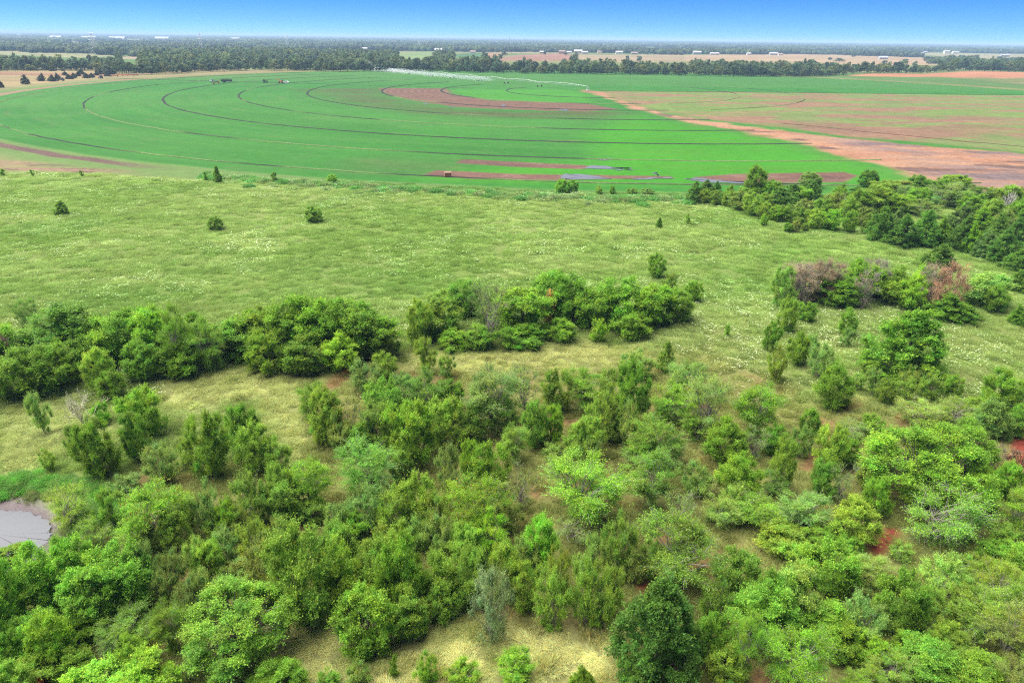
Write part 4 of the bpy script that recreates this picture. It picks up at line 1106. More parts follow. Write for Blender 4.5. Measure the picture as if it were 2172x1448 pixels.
def meadow_grass():
    pts, sc = [], []
    for r0, r1, sp, s in ((26, 60, .9, .8), (60, 95, 1.05, .9), (95, 140, 1.35, 1.15), (140, 235, 1.9, 1.6), (235, 310, 2.8, 2.3)):
        n = int(math.pi * (r1 * r1 - r0 * r0) * .29 / (sp * sp))
        rr = np.sqrt(rng.uniform(r0 * r0, r1 * r1, n)); aa = np.radians(rng.uniform(-52, 52, n))
        pts.append(np.stack([rr * np.sin(aa), rr * np.cos(aa)], -1)); sc.append(np.full(n, s) * rng.uniform(.75, 1.3, n))
    P = np.concatenate(pts); S = np.concatenate(sc)
    ok = in_frame(P[:, 0], P[:, 1])
    P, S = P[ok], S[ok]
    c, k = ground_color(P[:, 0], P[:, 1])
    ok = k == 1
    P, S, c = P[ok], S[ok], c[ok]
    x, y = P.T
    bare = (c[:, 0] > c[:, 1] * 1.18)
    thick = pmask(x, y, P_THICK, 2) > .5
    keep = ~(bare & (rng.uniform(0, 1, len(x)) < .93)) & ~(thick & (rng.uniform(0, 1, len(x)) < .35))
    P, S, c = P[keep], S[keep], c[keep]
    x, y = P.T
    n = len(x)
    straw = np.zeros(n)
    for Q in P_CLEAR:
        straw = np.maximum(straw, pmask(x, y, Q, 1.0))
    flow = sm(.42, .66, fbm(x / 1.5, y, 13, 131, 4)) * (y > 75)
    rightf = pmask(x, y, GP([(1480, 690), (1620, 660), (1900, 700), (2172, 700), (2172, 860), (2000, 850), (1850, 780), (1600, 830), (1480, 800)]), 3)
    flow = np.maximum(flow * .8, rightf)
    idx = rng.integers(0, 3, n)
    fl = rng.uniform(0, 1, n) < flow * .38 * (1 - straw)
    idx[fl] = rng.integers(3, 5, fl.sum())
    st = rng.uniform(0, 1, n) < straw * .85
    idx[st] = rng.integers(5, 7, st.sum())
    tall = (rng.uniform(0, 1, n) < .02) & (y < 100)
    idx[tall] = rng.integers(7, 9, tall.sum())
    tint = c * np.exp(rng.normal(0, .07, n))[:, None] * 2.5 * np.where(straw[:, None] > .4, np.array([1.22, 1.22, 1.28]), np.array([1.0, 1.04, 1.02]))
    z = hgt(x, y)
    scl = np.stack([S, S, np.minimum(S, 1.25) * rng.uniform(.8, 1.25, n)], -1)
    o = gn_scatter('meadow_grass', np.stack([x, y, z], -1), rng.uniform(0, 6.28, n), scl, idx, tint, G_PROTO)
    tag(o, 'rough meadow grass with small white flowers and straw patches', 'grass', kind='stuff')
    # lush weeds round the pond
    m = 420
    th_ = rng.uniform(0, 1, m)
    line = GP([(-60, 1030), (20, 1022), (70, 1020), (130, 1024), (190, 1034), (240, 1048), (255, 1075), (240, 1105), (205, 1125), (185, 1095), (175, 1065)])
    q = th_ * (len(line) - 1); i = np.minimum(q.astype(int), len(line) - 2)
    wp = line[i] + (line[i + 1] - line[i]) * (q - i)[:, None] + rng.normal(0, .55, (m, 2))
    wc = np.where(rng.uniform(0, 1, m)[:, None] < .55, srgb(124, 196, 80), srgb(140, 182, 96)) * 2.4 * np.exp(rng.normal(0, .15, m))[:, None]
    o = gn_scatter('pond_weeds', np.stack([wp[:, 0], wp[:, 1], hgt(wp[:, 0], wp[:, 1])], -1), rng.uniform(0, 6.28, m), np.repeat(rng.uniform(.45, .95, m)[:, None], 3, 1), rng.integers(0, 2, m), wc,
                   [grass_patch(41, 900, .15, .7, .8, wid=.035), grass_patch(42, 900, .12, .5, 1.0, wid=.04)])
    tag(o, 'lush bright green weeds along the muddy pond bank', 'weeds', kind='stuff')
    # tall weeds at the meadow's far rim
    m = 420
    a = np.radians(rng.uniform(-111, -76, m)); rd = RFIELD + 9 + np.abs(rng.normal(0, 3.5, m))
    wx, wy = PIV[0] + rd * np.cos(a), PIV[1] + rd * np.sin(a)
    wc = np.where(rng.uniform(0, 1, m)[:, None] < .5, srgb(124, 185, 90), srgb(160, 188, 112)) * 2.3 * np.exp(rng.normal(0, .15, m))[:, None]
    o = gn_scatter('rim_weeds', np.stack([wx, wy, hgt(wx, wy)], -1), rng.uniform(0, 6.28, m), np.repeat(rng.uniform(.9, 2.0, m)[:, None], 3, 1) * np.array([1.2, 1.2, .7]), rng.integers(0, 2, m), wc,
                   [grass_patch(43, 500, .4, 1.1, .4, wid=.06), grass_patch(44, 500, .4, 1.0, .5, wid=.06, flowers=30)])
    tag(o, 'tall weeds along the far rim of the meadow', 'weeds', kind='stuff')
meadow_grass()

# ------------------------------------------------------------------ far trees
def far_crown(seed, n=520, mat=None, L=.16):
    r = np.random.default_rng(seed)
    nc = 16
    t = r.uniform(.1, 1, nc); a = np.arange(nc) * 2.4
    rr = prof_dome(t) * r.uniform(.35, .78, nc)
    cc = np.stack([rr * np.cos(a), rr * np.sin(a), .28 + t * 1.45], -1)
    ci = r.integers(0, nc, n)
    d = unit(r.normal(0, 1, (n, 3)) + np.array([0, 0, .5]))
    pos = cc[ci] + d * r.uniform(.18, .36, nc)[ci][:, None]
    tdir = unit(r.normal(0, 1, (n, 3))); nrm = unit(d + r.normal(0, .5, (n, 3)))
    tdir = unit(np.cross(nrm, tdir)); s = np.cross(nrm, tdir)
    q = L * r.uniform(.7, 1.4, n)[:, None]
    V = np.stack([pos - s * q * .6, pos + s * q * .6, pos + tdir * q], 1).reshape(-1, 3)
    v = (r.normal(1, .15, nc)[ci] * np.exp(r.normal(0, .2, n)))
    hu = r.normal(0, .08, nc)[ci]
    C = np.repeat(np.stack([v * (1 + hu), v, v * (1 - hu)], -1), 3, 0)
    F = np.arange(3 * n).reshape(n, 3)
    tv, tf = tubes([(np.array([0, 0, -.05]), np.array([0, 0, .8]), .05, .03)] + [(np.array([0, 0, .5]), c, .025, .01) for c in cc[:6]], 4)
    tf3 = np.concatenate([tf[:, [0, 1, 2]], tf[:, [0, 2, 3]]]) + len(V)
    V = np.concatenate([V, tv]); F = np.concatenate([F, tf3]); C = np.concatenate([C, np.tile([[.9, .6, 1.6]], (len(tv), 1))])
    return mesh('far_tree', V, F, C, False, mat)

FAR_SINGLE = [far_crown(700 + i, 620, M_LEAF) for i in range(6)]
def far_tree(px, py, hpx, wpx, tint, label, group, name='far_tree'):
    g = G(px, py)
    dist = math.hypot(*g)
    dep = np.array([g[0], g[1], -CAMH]) @ np.array(_F)
    h = hpx * dep / FPX; w = wpx * dep / FPX
    o = put(name, FAR_SINGLE[random.randrange(6)])
    o.location = (g[0], g[1], 0)
    o.scale = (w / 2, w / 2, h / 2); o.rotation_euler = (0, 0, random.uniform(0, 6.28))
    v = math.exp(random.gauss(0, .14))
    o.color = (*(np.array(tint) * v * 1.3), 1)
    tag(o, label, 'tree', group)

def along(line, n0, n1):
    s = np.array(line, float)
    xs = np.arange(n0, n1)
    return s

BX = np.array(BELT, float)
def belt_y(x): return np.interp(x, BX[:, 0], BX[:, 1])
x = -30.0
while x < 2200:
    y = belt_y(x)
    for row, dy in ((0, random.uniform(-.6, .6)), (1, random.uniform(-3.2, -2.2))):
        if row == 1 and random.random() < .12: continue
        cw, dk = random.choice([('dark green', (.060, .100, .030)), ('mid green', (.078, .120, .032)), ('blue-green', (.050, .092, .040)), ('olive', (.105, .130, .035))])
        lab = f'{cw} rounded tree in the {"front" if row == 0 else "second"} row of the belt behind the irrigated field'
        far_tree(x + (8 if row else 0), y + dy, random.uniform(13, 27), random.uniform(14, 31), dk, lab, 'tree belt front row' if row == 0 else 'tree belt second row', 'belt_tree')
    x += random.uniform(13, 18)
for (px, py, h, w) in ((1875, 139, 10, 17), (1810, 122, 6, 14), (1842, 121, 6, 6), (1940, 141, 11, 14), (1155, 118, 10, 8), (1060, 129, 13, 18), (1330, 130, 11, 12), (1355, 131, 12, 16), (1200, 118, 6, 10), (1780, 131, 7, 28), (1760, 128, 6, 12), (2000, 134, 8, 14), (1920, 134, 8, 20), (1475, 131, 8, 7), (985, 110, 7, 18)):
    far_tree(px, py, h, w, (.055, .10, .035), 'lone round tree standing in the pale fields beyond the belt', 'lone trees in the far fields', 'field_tree')
for (px, py, h, w) in ((163, 149.5, 8, 10), (175, 149, 9, 9), (205, 150, 7, 8), (150, 149, 6, 8)):
    far_tree(px, py, h, w, (.10, .15, .05), 'small pale tree on the dry grass before the belt', 'small trees before the belt', 'field_tree')
# cedars along the dirt road on the far side
for (px, py, h, w) in ((3, 186, 14, 12), (55, 179, 18, 17), (87, 172, 15, 18), (110, 173, 13, 17), (124, 170, 14, 14), (138, 160, 7, 12), (148, 168, 9, 17), (158, 166, 10, 12), (172, 158, 10, 15), (165, 162, 9, 14), (184, 166, 10, 16), (195, 165, 9, 12), (205, 160, 10, 10), (215, 158, 10, 14), (235, 158, 14, 24), (112, 151, 4, 14), (134, 151, 3, 8), (228, 162, 8, 12)):
    g = G(px, py); dep = np.array([g[0], g[1], -CAMH]) @ np.array(_F)
    o = put('roadside_cedar', PROTO['cedar'][random.randrange(4)][1])
    o.location = (g[0], g[1], 0); o.scale = (w / 2 * dep / FPX, w / 2 * dep / FPX, h / 2 * dep / FPX * 1.05); o.rotation_euler = (0, 0, random.uniform(0, 6))
    o.color = (.045, .085, .035, 1)
    tag(o, 'dark cedar beside the dirt road at the circle rim', 'tree', 'cedars along the dirt road')

def far_woods():
    protos = [far_crown(760 + i, 300, M_LEAF_I, .22) for i in range(5)]
    # groves: several crowns in one model, for the woods further off
    groves = []
    for i in range(4):
        r = np.random.default_rng(800 + i)
        Vs, Fs, Cs, off = [], [], [], 0
        for j in range(26):
            m = 90
            c = np.array([r.uniform(-1, 1), r.uniform(-1, 1), 0]); h = r.uniform(.20, .34); w = r.uniform(.15, .26)
            d = unit(r.normal(0, 1, (m, 3)) + np.array([0, 0, .6]))
            pos = c + d * np.array([w, w, h * .5]) * r.uniform(.75, 1.05, (m, 1)) + np.array([0, 0, h * .52])
            td = unit(np.cross(d, r.normal(0, 1, (m, 3)))); s = np.cross(d, td)
            q = .055 * r.uniform(.7, 1.5, m)[:, None]
            Vs.append(np.stack([pos - s * q, pos + s * q, pos + td * q * 1.5], 1).reshape(-1, 3))
            v = r.normal(1, .18) * np.exp(r.normal(0, .15, m)); hu = r.normal(0, .1)
            Cs.append(np.repeat(np.stack([v * (1 + hu), v, v * (1 - hu)], -1), 3, 0))
        V = np.concatenate(Vs)
        groves.append(mesh('grove', V, np.arange(len(V)).reshape(-1, 3), np.concatenate(Cs), False, M_LEAF_I))
    def free(x, y, h):
        """clear of the open fields, and not tall enough to hide them from a hill-top height"""
        m = np.ones(x.shape, bool)
        for q in np.linspace(1, CAMH / (CAMH - h), 5):
            for P, _ in FAR_FIELDS:
                m &= ~inpoly(x * q, y * q, P)
        return m
    # near woods behind the belt
    n = 12000
    rr = np.sqrt(rng.uniform(930 ** 2, 1750 ** 2, n)); aa = np.radians(rng.uniform(-46, 46, n))
    x, y = rr * np.sin(aa), rr * np.cos(aa)
    ba = np.degrees(np.arctan2(BELT_W[:, 0], BELT_W[:, 1])); br = np.hypot(*BELT_W.T)
    o_ = np.argsort(ba)
    behind = rr > np.interp(np.degrees(aa), ba[o_], br[o_]) + 14
    ok = behind & free(x, y, 13.0) & ~inpoly(x, y, P_RMOUND) & (fbm(x, y, 170, 141, 3) > .36)
    x, y = x[ok], y[ok]; n = len(x)
    tint = np.array([(.066, .104, .036), (.080, .118, .034), (.055, .092, .040), (.100, .128, .040)])[rng.integers(0, 4, n)] * 1.25 * np.exp(rng.normal(0, .2, n))[:, None]
    s = rng.uniform(5.0, 8.5, n)
    o = gn_scatter('far_woods', np.stack([x, y, 0 * x], -1), rng.uniform(0, 6.28, n), np.stack([s, s, s * rng.uniform(.8, 1.1, n)], -1), rng.integers(0, 5, n), tint, protos)
    tag(o, 'dense woods behind the belt of trees', 'woods', kind='stuff')
    pts, sc = [], []
    for r0, r1, s, dens in ((1600, 4200, 34, 1.5), (4200, 9000, 75, 1.3), (9000, 24000, 170, 1.2)):
        n = int(math.radians(96) / 2 * (r1 ** 2 - r0 ** 2) / (2 * s) ** 2 * dens)
        rr = np.sqrt(rng.uniform(r0 ** 2, r1 ** 2, n)); aa = np.radians(rng.uniform(-48, 48, n))
        x, y = rr * np.sin(aa), rr * np.cos(aa)
        ok = free(x, y, 10.0) & (fbm(x / 2.2, y, 420 * (s / 34) ** .5, 151, 3) > (.49 if r0 < 4000 else .43))
        pts.append(np.stack([x[ok], y[ok]], -1)); sc.append(np.full(ok.sum(), s))
    P = np.concatenate(pts); S = np.concatenate(sc); n = len(P)
    tint = np.array([(.066, .104, .040), (.080, .115, .040), (.058, .092, .045)])[rng.integers(0, 3, n)] * 1.25 * np.exp(rng.normal(0, .2, n))[:, None]
    hz = np.where(S < 40, S * 1.25, np.where(S < 100, 48, 62))
    o = gn_scatter('horizon_woods', np.stack([P[:, 0], P[:, 1], np.zeros(n)], -1), rng.uniform(0, 6.28, n), np.stack([S, S, hz * rng.uniform(.75, 1.15, n)], -1), rng.integers(0, 4, n), tint, groves)
    tag(o, 'wooded plain reaching the horizon', 'woods', kind='stuff')
far_woods()

# ------------------------------------------------------------------ buildings far off
M_WHITE = plain('white_siding', (.36, .36, .35), .7, nz=.06)
M_CREAM = plain('cream_siding', (.68, .62, .50), .7, nz=.06)
M_BRICK = plain('brick_wall', (.40, .19, .13), .8, nz=.1)
M_ROOFG = plain('grey_roof', (.34, .33, .33), .7, nz=.1)
M_ROOFW = plain('white_metal_roof', (.34, .34, .35), .45, nz=.04)
M_ROOFB = plain('brown_roof', (.24, .17, .14), .8, nz=.1)
M_GLASS = plain('window_glass', (.06, .08, .10), .15, spec=.6)
M_DOOR = plain('door_paint', (.22, .16, .12), .6)
def house(px, py, L, W, H, wall, roof, label, name='farmhouse', rz=0.0, group=None):
    g = G(px, py)
    root = bpy.data.objects.new(name, None); COL.objects.link(root)
    root.location = (g[0], g[1], 0); root.rotation_euler = (0, 0, rz)
    rise = W * .28
    MB().prism([(-W / 2, -.2), (W / 2, -.2), (W / 2, H), (0, H + rise), (-W / 2, H)], -L / 2, L / 2).build('wall', wall, root).rotation_euler = (0, 0, math.pi / 2)
    e = .5
    MB().prism([(-W / 2 - e, H - .12), (0, H + rise + .15), (W / 2 + e, H - .12), (W / 2 + e, H + .12), (0, H + rise + .45), (-W / 2 - e, H + .12)], -L / 2 - e, L / 2 + e).build('roof', roof, root).rotation_euler = (0, 0, math.pi / 2)
    MB().box((0, -W / 2 - .04, 1.1), (1.6, .12, 2.2)).build('door', M_DOOR, root)
    for xx in (-L * .36, -L * .18, L * .18, L * .36):
        MB().box((xx, -W / 2 - .03, H * .55), (1.6, .1, 1.3)).build('window', M_GLASS, root)
    tag(root, label, 'barn' if name == 'barn' else 'warehouse' if name == 'warehouse' else 'house', group)
house(774, 108, 16, 10, 6, M_WHITE, M_ROOFG, 'white house among trees beyond the belt')
house(930, 110, 22, 12, 5, M_WHITE, M_ROOFW, 'white barn at the edge of the light green field', 'barn')
house(1003, 113.5, 14, 10, 4, M_CREAM, M_ROOFB, 'cream house beside the green far field')
house(1150, 114, 14, 10, 4, M_BRICK, M_ROOFG, 'brick house behind the pink ploughed far field')
house(1192, 114.5, 18, 11, 6, M_BRICK, M_ROOFB, 'tall brick house at the corner of the pink ploughed far field')
house(1207, 114, 14, 9, 4, M_CREAM, M_ROOFG, 'cream house next to the tall brick house')
house(1226, 113.5, 24, 14, 6, M_WHITE, M_ROOFW, 'white barn with pale roof next to the cream house', 'barn')
house(1240, 114.5, 18, 10, 4, M_WHITE, M_ROOFG, 'long low white shed next to the white barn', 'barn')
house(1272, 113, 14, 9, 4, M_CREAM, M_ROOFB, 'small cream house beyond the long low white shed')
house(1313, 115, 20, 11, 5, M_CREAM, M_ROOFG, 'cream house with grey roof behind tan field')
house(1345, 116, 18, 10, 4, M_WHITE, M_ROOFB, 'low white house with brown roof behind tan field')
house(1415, 107.5, 14, 9, 4, M_WHITE, M_ROOFW, 'small white house deep in the far woods')
house(1478, 116, 24, 13, 6, M_WHITE, M_ROOFW, 'white barn at the top of the peach field', 'barn')
house(1515, 117, 26, 11, 4, M_WHITE, M_ROOFG, 'long grey-roofed ranch house above the peach field')
house(1588, 117, 12, 9, 4, M_CREAM, M_ROOFW, 'tiny cream shed above the peach field', 'barn')
house(1640, 117.5, 24, 12, 5, M_WHITE, M_ROOFG, 'white house with grey roof above the peach field')
house(1655, 118, 14, 9, 4, M_CREAM, M_ROOFB, 'cream house with brown roof above the peach field')
house(1872, 126, 22, 12, 4, M_WHITE, M_ROOFW, 'white metal barn alone in the peach field', 'barn')
house(2007, 114, 22, 14, 9, M_CREAM, M_ROOFG, 'tall cream house on the far ridge')
house(2026, 114, 26, 12, 6, M_CREAM, M_ROOFW, 'cream barn next to the tall cream house', 'barn')
house(1962, 113.5, 14, 10, 5, M_WHITE, M_ROOFW, 'little white shed before the tall cream house', 'barn')
house(2130, 121, 28, 12, 5, M_WHITE, M_ROOFW, 'long white barn by the far tan field', 'barn')
house(680, 123, 9, 7, 5, M_WHITE, M_ROOFW, 'tiny white shed in the woods behind the belt', 'barn')
house(715, 112, 16, 10, 4, M_CREAM, M_ROOFG, 'low cream house in the far woods')
for i, (px, py, L) in enumerate(((10, 76.5, 200), (34, 77.2, 120), (120, 83.5, 90), (190, 84.8, 110), (250, 85.3, 120), (345, 84.8, 120), (500, 86.8, 80))):
    house(px, py, L * .8, 40, 9, M_CREAM, M_ROOFG, 'long pale warehouse on the distant plain under the skyline', 'warehouse', 0, 'distant pale warehouses')

# ------------------------------------------------------------------ power pylons and mast
M_STEEL = plain('galvanised_steel', (.55, .56, .58), .5, .6, nz=.08)
def pylon(px, py, H, label):
    g = G(px, py)
    root = bpy.data.objects.new('power_pylon', None); COL.objects.link(root); root.location = (g[0], g[1], 0)
    w0, w1 = H * .11, H * .022
    for sx in (-1, 1):
        for sy in (-1, 1):
            MB().bar((sx * w0, sy * w0, -.3), (sx * w1, sy * w1, H * .97), .28, .16).build('leg', M_STEEL, root)
    br = MB()
    for k in range(8):
        z0, z1 = H * k / 8.3, H * (k + 1) / 8.3
        a, b = w0 + (w1 - w0) * k / 8.3, w0 + (w1 - w0) * (k + 1) / 8.3
        for s in (-1, 1):
            br.bar((-a, s * a, z0), (b, s * b, z1), .11).bar((a, s * a, z0), (-b, s * b, z1), .11).bar((s * a, -a, z0), (s * b, b, z1), .11)
    br.build('bracing', M_STEEL, root)
    for z, l in ((.66, .16), (.80, .19), (.94, .13)):
        arm = MB().bar((-H * l, 0, H * z), (0, 0, H * (z + .035)), .14).bar((H * l, 0, H * z), (0, 0, H * (z + .035)), .14).bar((-H * l, 0, H * z), (H * l, 0, H * z), .14)
        o = arm.build('cross_arm', M_STEEL, root)
        for s in (-1, 1):
            MB().bar((s * H * l, 0, H * z - 1.8), (s * H * l, 0, H * z), .16).build('insulator', M_GLASS, o)
    tag(root, label, 'pylon', 'power pylons')
pylon(201, 116, 42, 'steel lattice power pylon beside the pale far field')
pylon(428, 107, 44, 'steel lattice power pylon in the woods past the straw field')
pylon(610, 101, 44, 'smaller steel lattice pylon deep in the woods')
pylon(890, 102, 40, 'faint steel lattice pylon above the light green far field')
g = G(1081, 100)
root = bpy.data.objects.new('radio_mast', None); COL.objects.link(root); root.location = (g[0], g[1], 0)
MB().bar((0, 0, -1), (0, 0, 46), .9, .5, 6).build('mast', M_WHITE, root)
MB().box((0, 0, 40), (4, 1, 4)).build('antenna_panel', M_WHITE, root)
tag(root, 'white radio mast rising from the far woods', 'mast')

# ------------------------------------------------------------------ centre-pivot irrigation machine
M_TYRE = plain('tyre_rubber', (.03, .03, .03), .9, nz=.2)
M_RIM = plain('wheel_rim', (.55, .55, .55), .5, .3)
ARM = math.radians(124.6)
def irrigator():
    root = bpy.data.objects.new('pivot_irrigator', None); COL.objects.link(root)
    root.location = (PIV[0], PIV[1], 0); root.rotation_euler = (0, 0, ARM)
    radii = [0.0] + sorted(RINGS)
    zt = 4.0
    tw = MB()
    for sx in (-1, 1):
        for sy in (-1, 1):
            tw.bar((sx * 1.6, sy * 1.6, 0), (sx * .35, sy * .35, zt + .3), .09)
    for z, q in ((1.2, 1.22), (2.6, .8)):
        for a, b in (((-q, -q), (q, -q)), ((q, -q), (q, q)), ((q, q), (-q, q)), ((-q, q), (-q, -q))):
            tw.bar((*a, z), (*b, z), .06)
    tw.bar((0, 0, 0), (0, 0, zt + .6), .14, n=8)
    tw.build('pivot_tower', M_STEEL, root)
    MB().box((1.1, 0, 1.6), (.6, .5, .9)).build('control_box', M_WHITE, root)
    for i in range(len(radii) - 1):
        a, b = radii[i], radii[i + 1]
        n = 8
        sp = MB()
        xs = np.linspace(a, b, n + 1)
        top = [np.array((x_, 0, zt + 1.1 * math.sin(math.pi * k / n))) for k, x_ in enumerate(xs)]
        low = [(np.array((x_, s * .9 * math.sin(math.pi * k / n), zt - .3 * math.sin(math.pi * k / n) ))) for s in (-1, 1) for k, x_ in enumerate(xs)]
        for k in range(n):
            sp.bar(top[k], top[k + 1], .10, n=6)
        for s in range(2):
            q = low[s * (n + 1):(s + 1) * (n + 1)]
            for k in range(n):
                sp.bar(q[k], q[k + 1], .05, n=3)
                sp.bar(top[k], q[k + 1] if k % 2 == 0 else q[k], .04, n=3)
        span = sp.build('span', M_STEEL, root)
        dr = MB()
        for x_ in np.arange(a + 2, b, 3.0):
            dr.bar((x_, 0, zt + .9), (x_, .25, 1.7), .03, n=3)
        dr.build('drop_hoses', M_TYRE, span)
        # drive tower
        leg = MB()
        for s in (-1, 1):
            leg.bar((b, s * 2.1, .75), (b, 0, zt + .1), .09)
        leg.bar((b, -2.2, .7), (b, 2.2, .7), .12)
        t = leg.build('drive_tower', M_STEEL, root)
        for s in (-1, 1):
            MB().wheel((b, s * 2.1, .68), .72, .42, 'x').build('wheel', M_TYRE, t)
    b = radii[-1]
    MB().bar((b, 0, zt), (b + 16, 0, zt + .7), .13, .09, 6).bar((b + 8, 0, zt + 2.6), (b + 16, 0, zt + .7), .04).bar((b, 0, zt + .2), (b + 8, 0, zt + 2.6), .05).build('overhang', M_STEEL, root)
    MB().bar((b + 16, 0, zt + .6), (b + 18.5, 0, zt + 2.0), .11, .07, 6).build('end_gun', M_STEEL, root)
    tag(root, 'long steel centre-pivot sprinkler on wheeled towers spraying the green circle', 'sprinkler')
    # falling water
    r = np.random.default_rng(5)
    n = 24000
    x_ = b - (b - 150) * r.uniform(0, 1, n) ** 1.7
    u = r.uniform(0, 1, n)
    y_ = r.normal(0, 1, n) * (1.2 + 5.5 * u); z_ = 3.4 * (1 - u ** 1.3) + .15 + r.uniform(0, .8, n)
    m = 10000
    v = r.uniform(0, 1, m)
    gx = b + 18 + 24 * v + r.normal(0, .6 + 2.0 * v, m); gy = r.normal(0, .3 + 3.0 * v, m); gz = np.maximum(zt + 2 + 12 * v - 13 * v * v + r.normal(0, .3 + 1.3 * v, m), .1)
    P = np.concatenate([np.stack([x_, y_, z_], -1), np.stack([gx, gy, gz], -1)])
    k = len(P)
    s = r.uniform(.04, .10, k)[:, None]; a = r.uniform(0, 6.28, k)
    sd = np.stack([np.cos(a), np.sin(a), 0 * a], -1) * s
    dn = np.stack([r.normal(0, .1, k), r.normal(0, .1, k), -r.uniform(.25, .7, k)], -1)
    V = np.stack([P - sd, P + sd, P + dn], 1).reshape(-1, 3)
    ca, sa = math.cos(ARM), math.sin(ARM)
    W = np.stack([PIV[0] + V[:, 0] * ca - V[:, 1] * sa, PIV[1] + V[:, 0] * sa + V[:, 1] * ca, np.maximum(V[:, 2], .03)], -1)
    o = put('water_spray', mesh('water_spray', W, np.arange(len(W)).reshape(-1, 3), mat=M_SPRAY))
    tag(o, 'white water spray falling from the sprinkler', 'spray', kind='stuff')
M_SPRAY, nt, out = nodes('water_droplets')
_d = N(nt, 'ShaderNodeBsdfDiffuse'); _d.inputs[0].default_value = (.92, .94, .97, 1)
_t = N(nt, 'ShaderNodeBsdfTranslucent'); _t.inputs[0].default_value = (.92, .94, .97, 1)
_x = N(nt, 'ShaderNodeMixShader'); _x.inputs[0].default_value = .5
nt.links.new(_d.outputs[0], _x.inputs[1]); nt.links.new(_t.outputs[0], _x.inputs[2]); nt.links.new(_x.outputs[0], out.inputs[0])
irrigator()

# ------------------------------------------------------------------ vehicles on the circle
M_TRACTOR = plain('dark_green_paint', (.05, .08, .06), .4)
M_CABG = plain('cab_glass', (.10, .13, .15), .1, spec=.7)
M_ORANGE = plain('orange_paint', (.75, .20, .08), .45)
M_PWHITE = plain('white_paint', (.80, .80, .80), .35)
M_REDR = plain('rusty_red_paint', (.42, .14, .09), .6)
M_DARK = plain('black_steel', (.05, .05, .055), .5)
def root_at(name, px, py, rz=0.0):
    g = G(px, py)
    o = bpy.data.objects.new(name, None); COL.objects.link(o)
    o.location = (g[0], g[1], .06); o.rotation_euler = (0, 0, rz)
    return o
def tractor(px, py, rz, body, label):
    t = root_at('tractor', px, py, rz)
    MB().box((1.2, 0, 1.35), (2.3, .95, .85)).prism([(2.2, 1.0), (2.5, 1.0), (2.5, 1.6), (2.2, 1.75)], -.45, .45).build('hood', body, t)
    MB().box((-.6, 0, 1.0), (1.6, 1.0, .7)).build('chassis', M_DARK, t)
    c = MB().prism([(-1.3, 1.3), (.05, 1.3), (.0, 2.9), (-1.2, 2.9)], -.75, .75).build('cab', M_CABG, t)
    MB().box((-.6, 0, 2.97), (1.5, 1.7, .16)).build('roof', body, c)
    for s in (-1, 1):
        w = MB().wheel((-.8, s * 1.05, .95), .95, .55).build('rear_wheel', M_TYRE, t); MB().wheel((-.8, s * 1.25, .95), .5, .2).build('rim', M_RIM, w)
        w = MB().wheel((1.9, s * .95, .62), .62, .4).build('front_wheel', M_TYRE, t); MB().wheel((1.9, s * 1.1, .62), .32, .14).build('rim', M_RIM, w)
        MB().prism([(-1.7, 1.5), (-.1, 1.5), (-.2, 1.98), (-1.4, 2.02)], s * 1.05 - .3, s * 1.05 + .3).build('fender', body, t)
    MB().bar((1.7, .3, 1.7), (1.7, .3, 2.6), .06).build('exhaust', M_DARK, t)
    return tag(t, label, 'tractor', 'tractors')
tractor(562, 176, .3, M_TRACTOR, 'dark tractor alone on the dark line across the green circle')
tractor(214, 167, 2.6, M_DARK, 'big dark tractor parked on the dirt road by the cedars')
tractor(196, 164, 2.2, M_REDR, 'reddish tractor behind the big dark tractor')
def truck(px, py, rz, cabm, label, name='farm_truck', bed=True):
    t = root_at(name, px, py, rz)
    MB().box((0, 0, .85), (7.2, 1.0, .35)).build('chassis', M_DARK, t)
    MB().prism([(1.7, .8), (3.9, .8), (3.95, 1.7), (3.2, 1.85), (2.95, 2.75), (1.75, 2.8)], -1.1, 1.1).build('cab', cabm, t)
    MB().prism([(2.98, 1.95), (3.25, 1.9), (3.02, 2.65), (2.85, 2.65)], -.95, .95).build('windscreen', M_CABG, t)
    for s in (-1, 1):
        MB().box((2.35, s * 1.11, 2.25), (.9, .04, .6)).build('side_window', M_CABG, t)
        for x_ in (-2.6, -1.4, 2.9):
            w = MB().wheel((x_, s * 1.0, .52), .52, .35).build('wheel', M_TYRE, t); MB().wheel((x_, s * 1.15, .52), .27, .1).build('rim', M_RIM, w)
        MB().box((3.98, s * .8, 1.25), (.06, .3, .22)).build('headlight', M_WHITE, t)
    if bed:
        MB().box((-1.2, 0, 1.15), (4.8, 2.3, .2)).build('flatbed', M_DARK, t)
    return tag(t, label, 'truck', 'trucks')
truck(455, 175, math.pi * .97, M_PWHITE, 'white-cabbed flatbed truck in front of the dark trailer')
truck(127, 172, .2, M_DARK, 'dark truck parked beside the roadside cedars')
t = root_at('stock_trailer', 481, 175.5, 0.0)
MB().box((0, 0, 1.1), (9.5, 2.3, .25)).build('bed', M_DARK, t)
for s in (-1, 1):
    MB().box((0, s * 1.12, 1.9), (9.5, .1, 1.4)).build('side_board', M_DARK, t)
    for x_ in (-2.8, -1.7):
        MB().wheel((x_, s * 1.0, .5), .5, .35).build('wheel', M_TYRE, t)
MB().bar((4.7, 0, .9), (7.2, 0, .7), .12).build('drawbar', M_DARK, t)
tag(t, 'long dark open trailer behind the white-cabbed truck', 'trailer')
t = root_at('pickup_truck', 608, 177, -.15)
MB().prism([(-2.7, .5), (2.7, .5), (2.75, 1.05), (1.5, 1.15), (.9, 1.85), (-.8, 1.85), (-.9, 1.15), (-2.7, 1.15)], -.95, .95).build('body', M_PWHITE, t)
MB().prism([(.98, 1.25), (1.42, 1.2), (.95, 1.75), (.75, 1.75)], -.9, .9).build('windscreen', M_CABG, t)
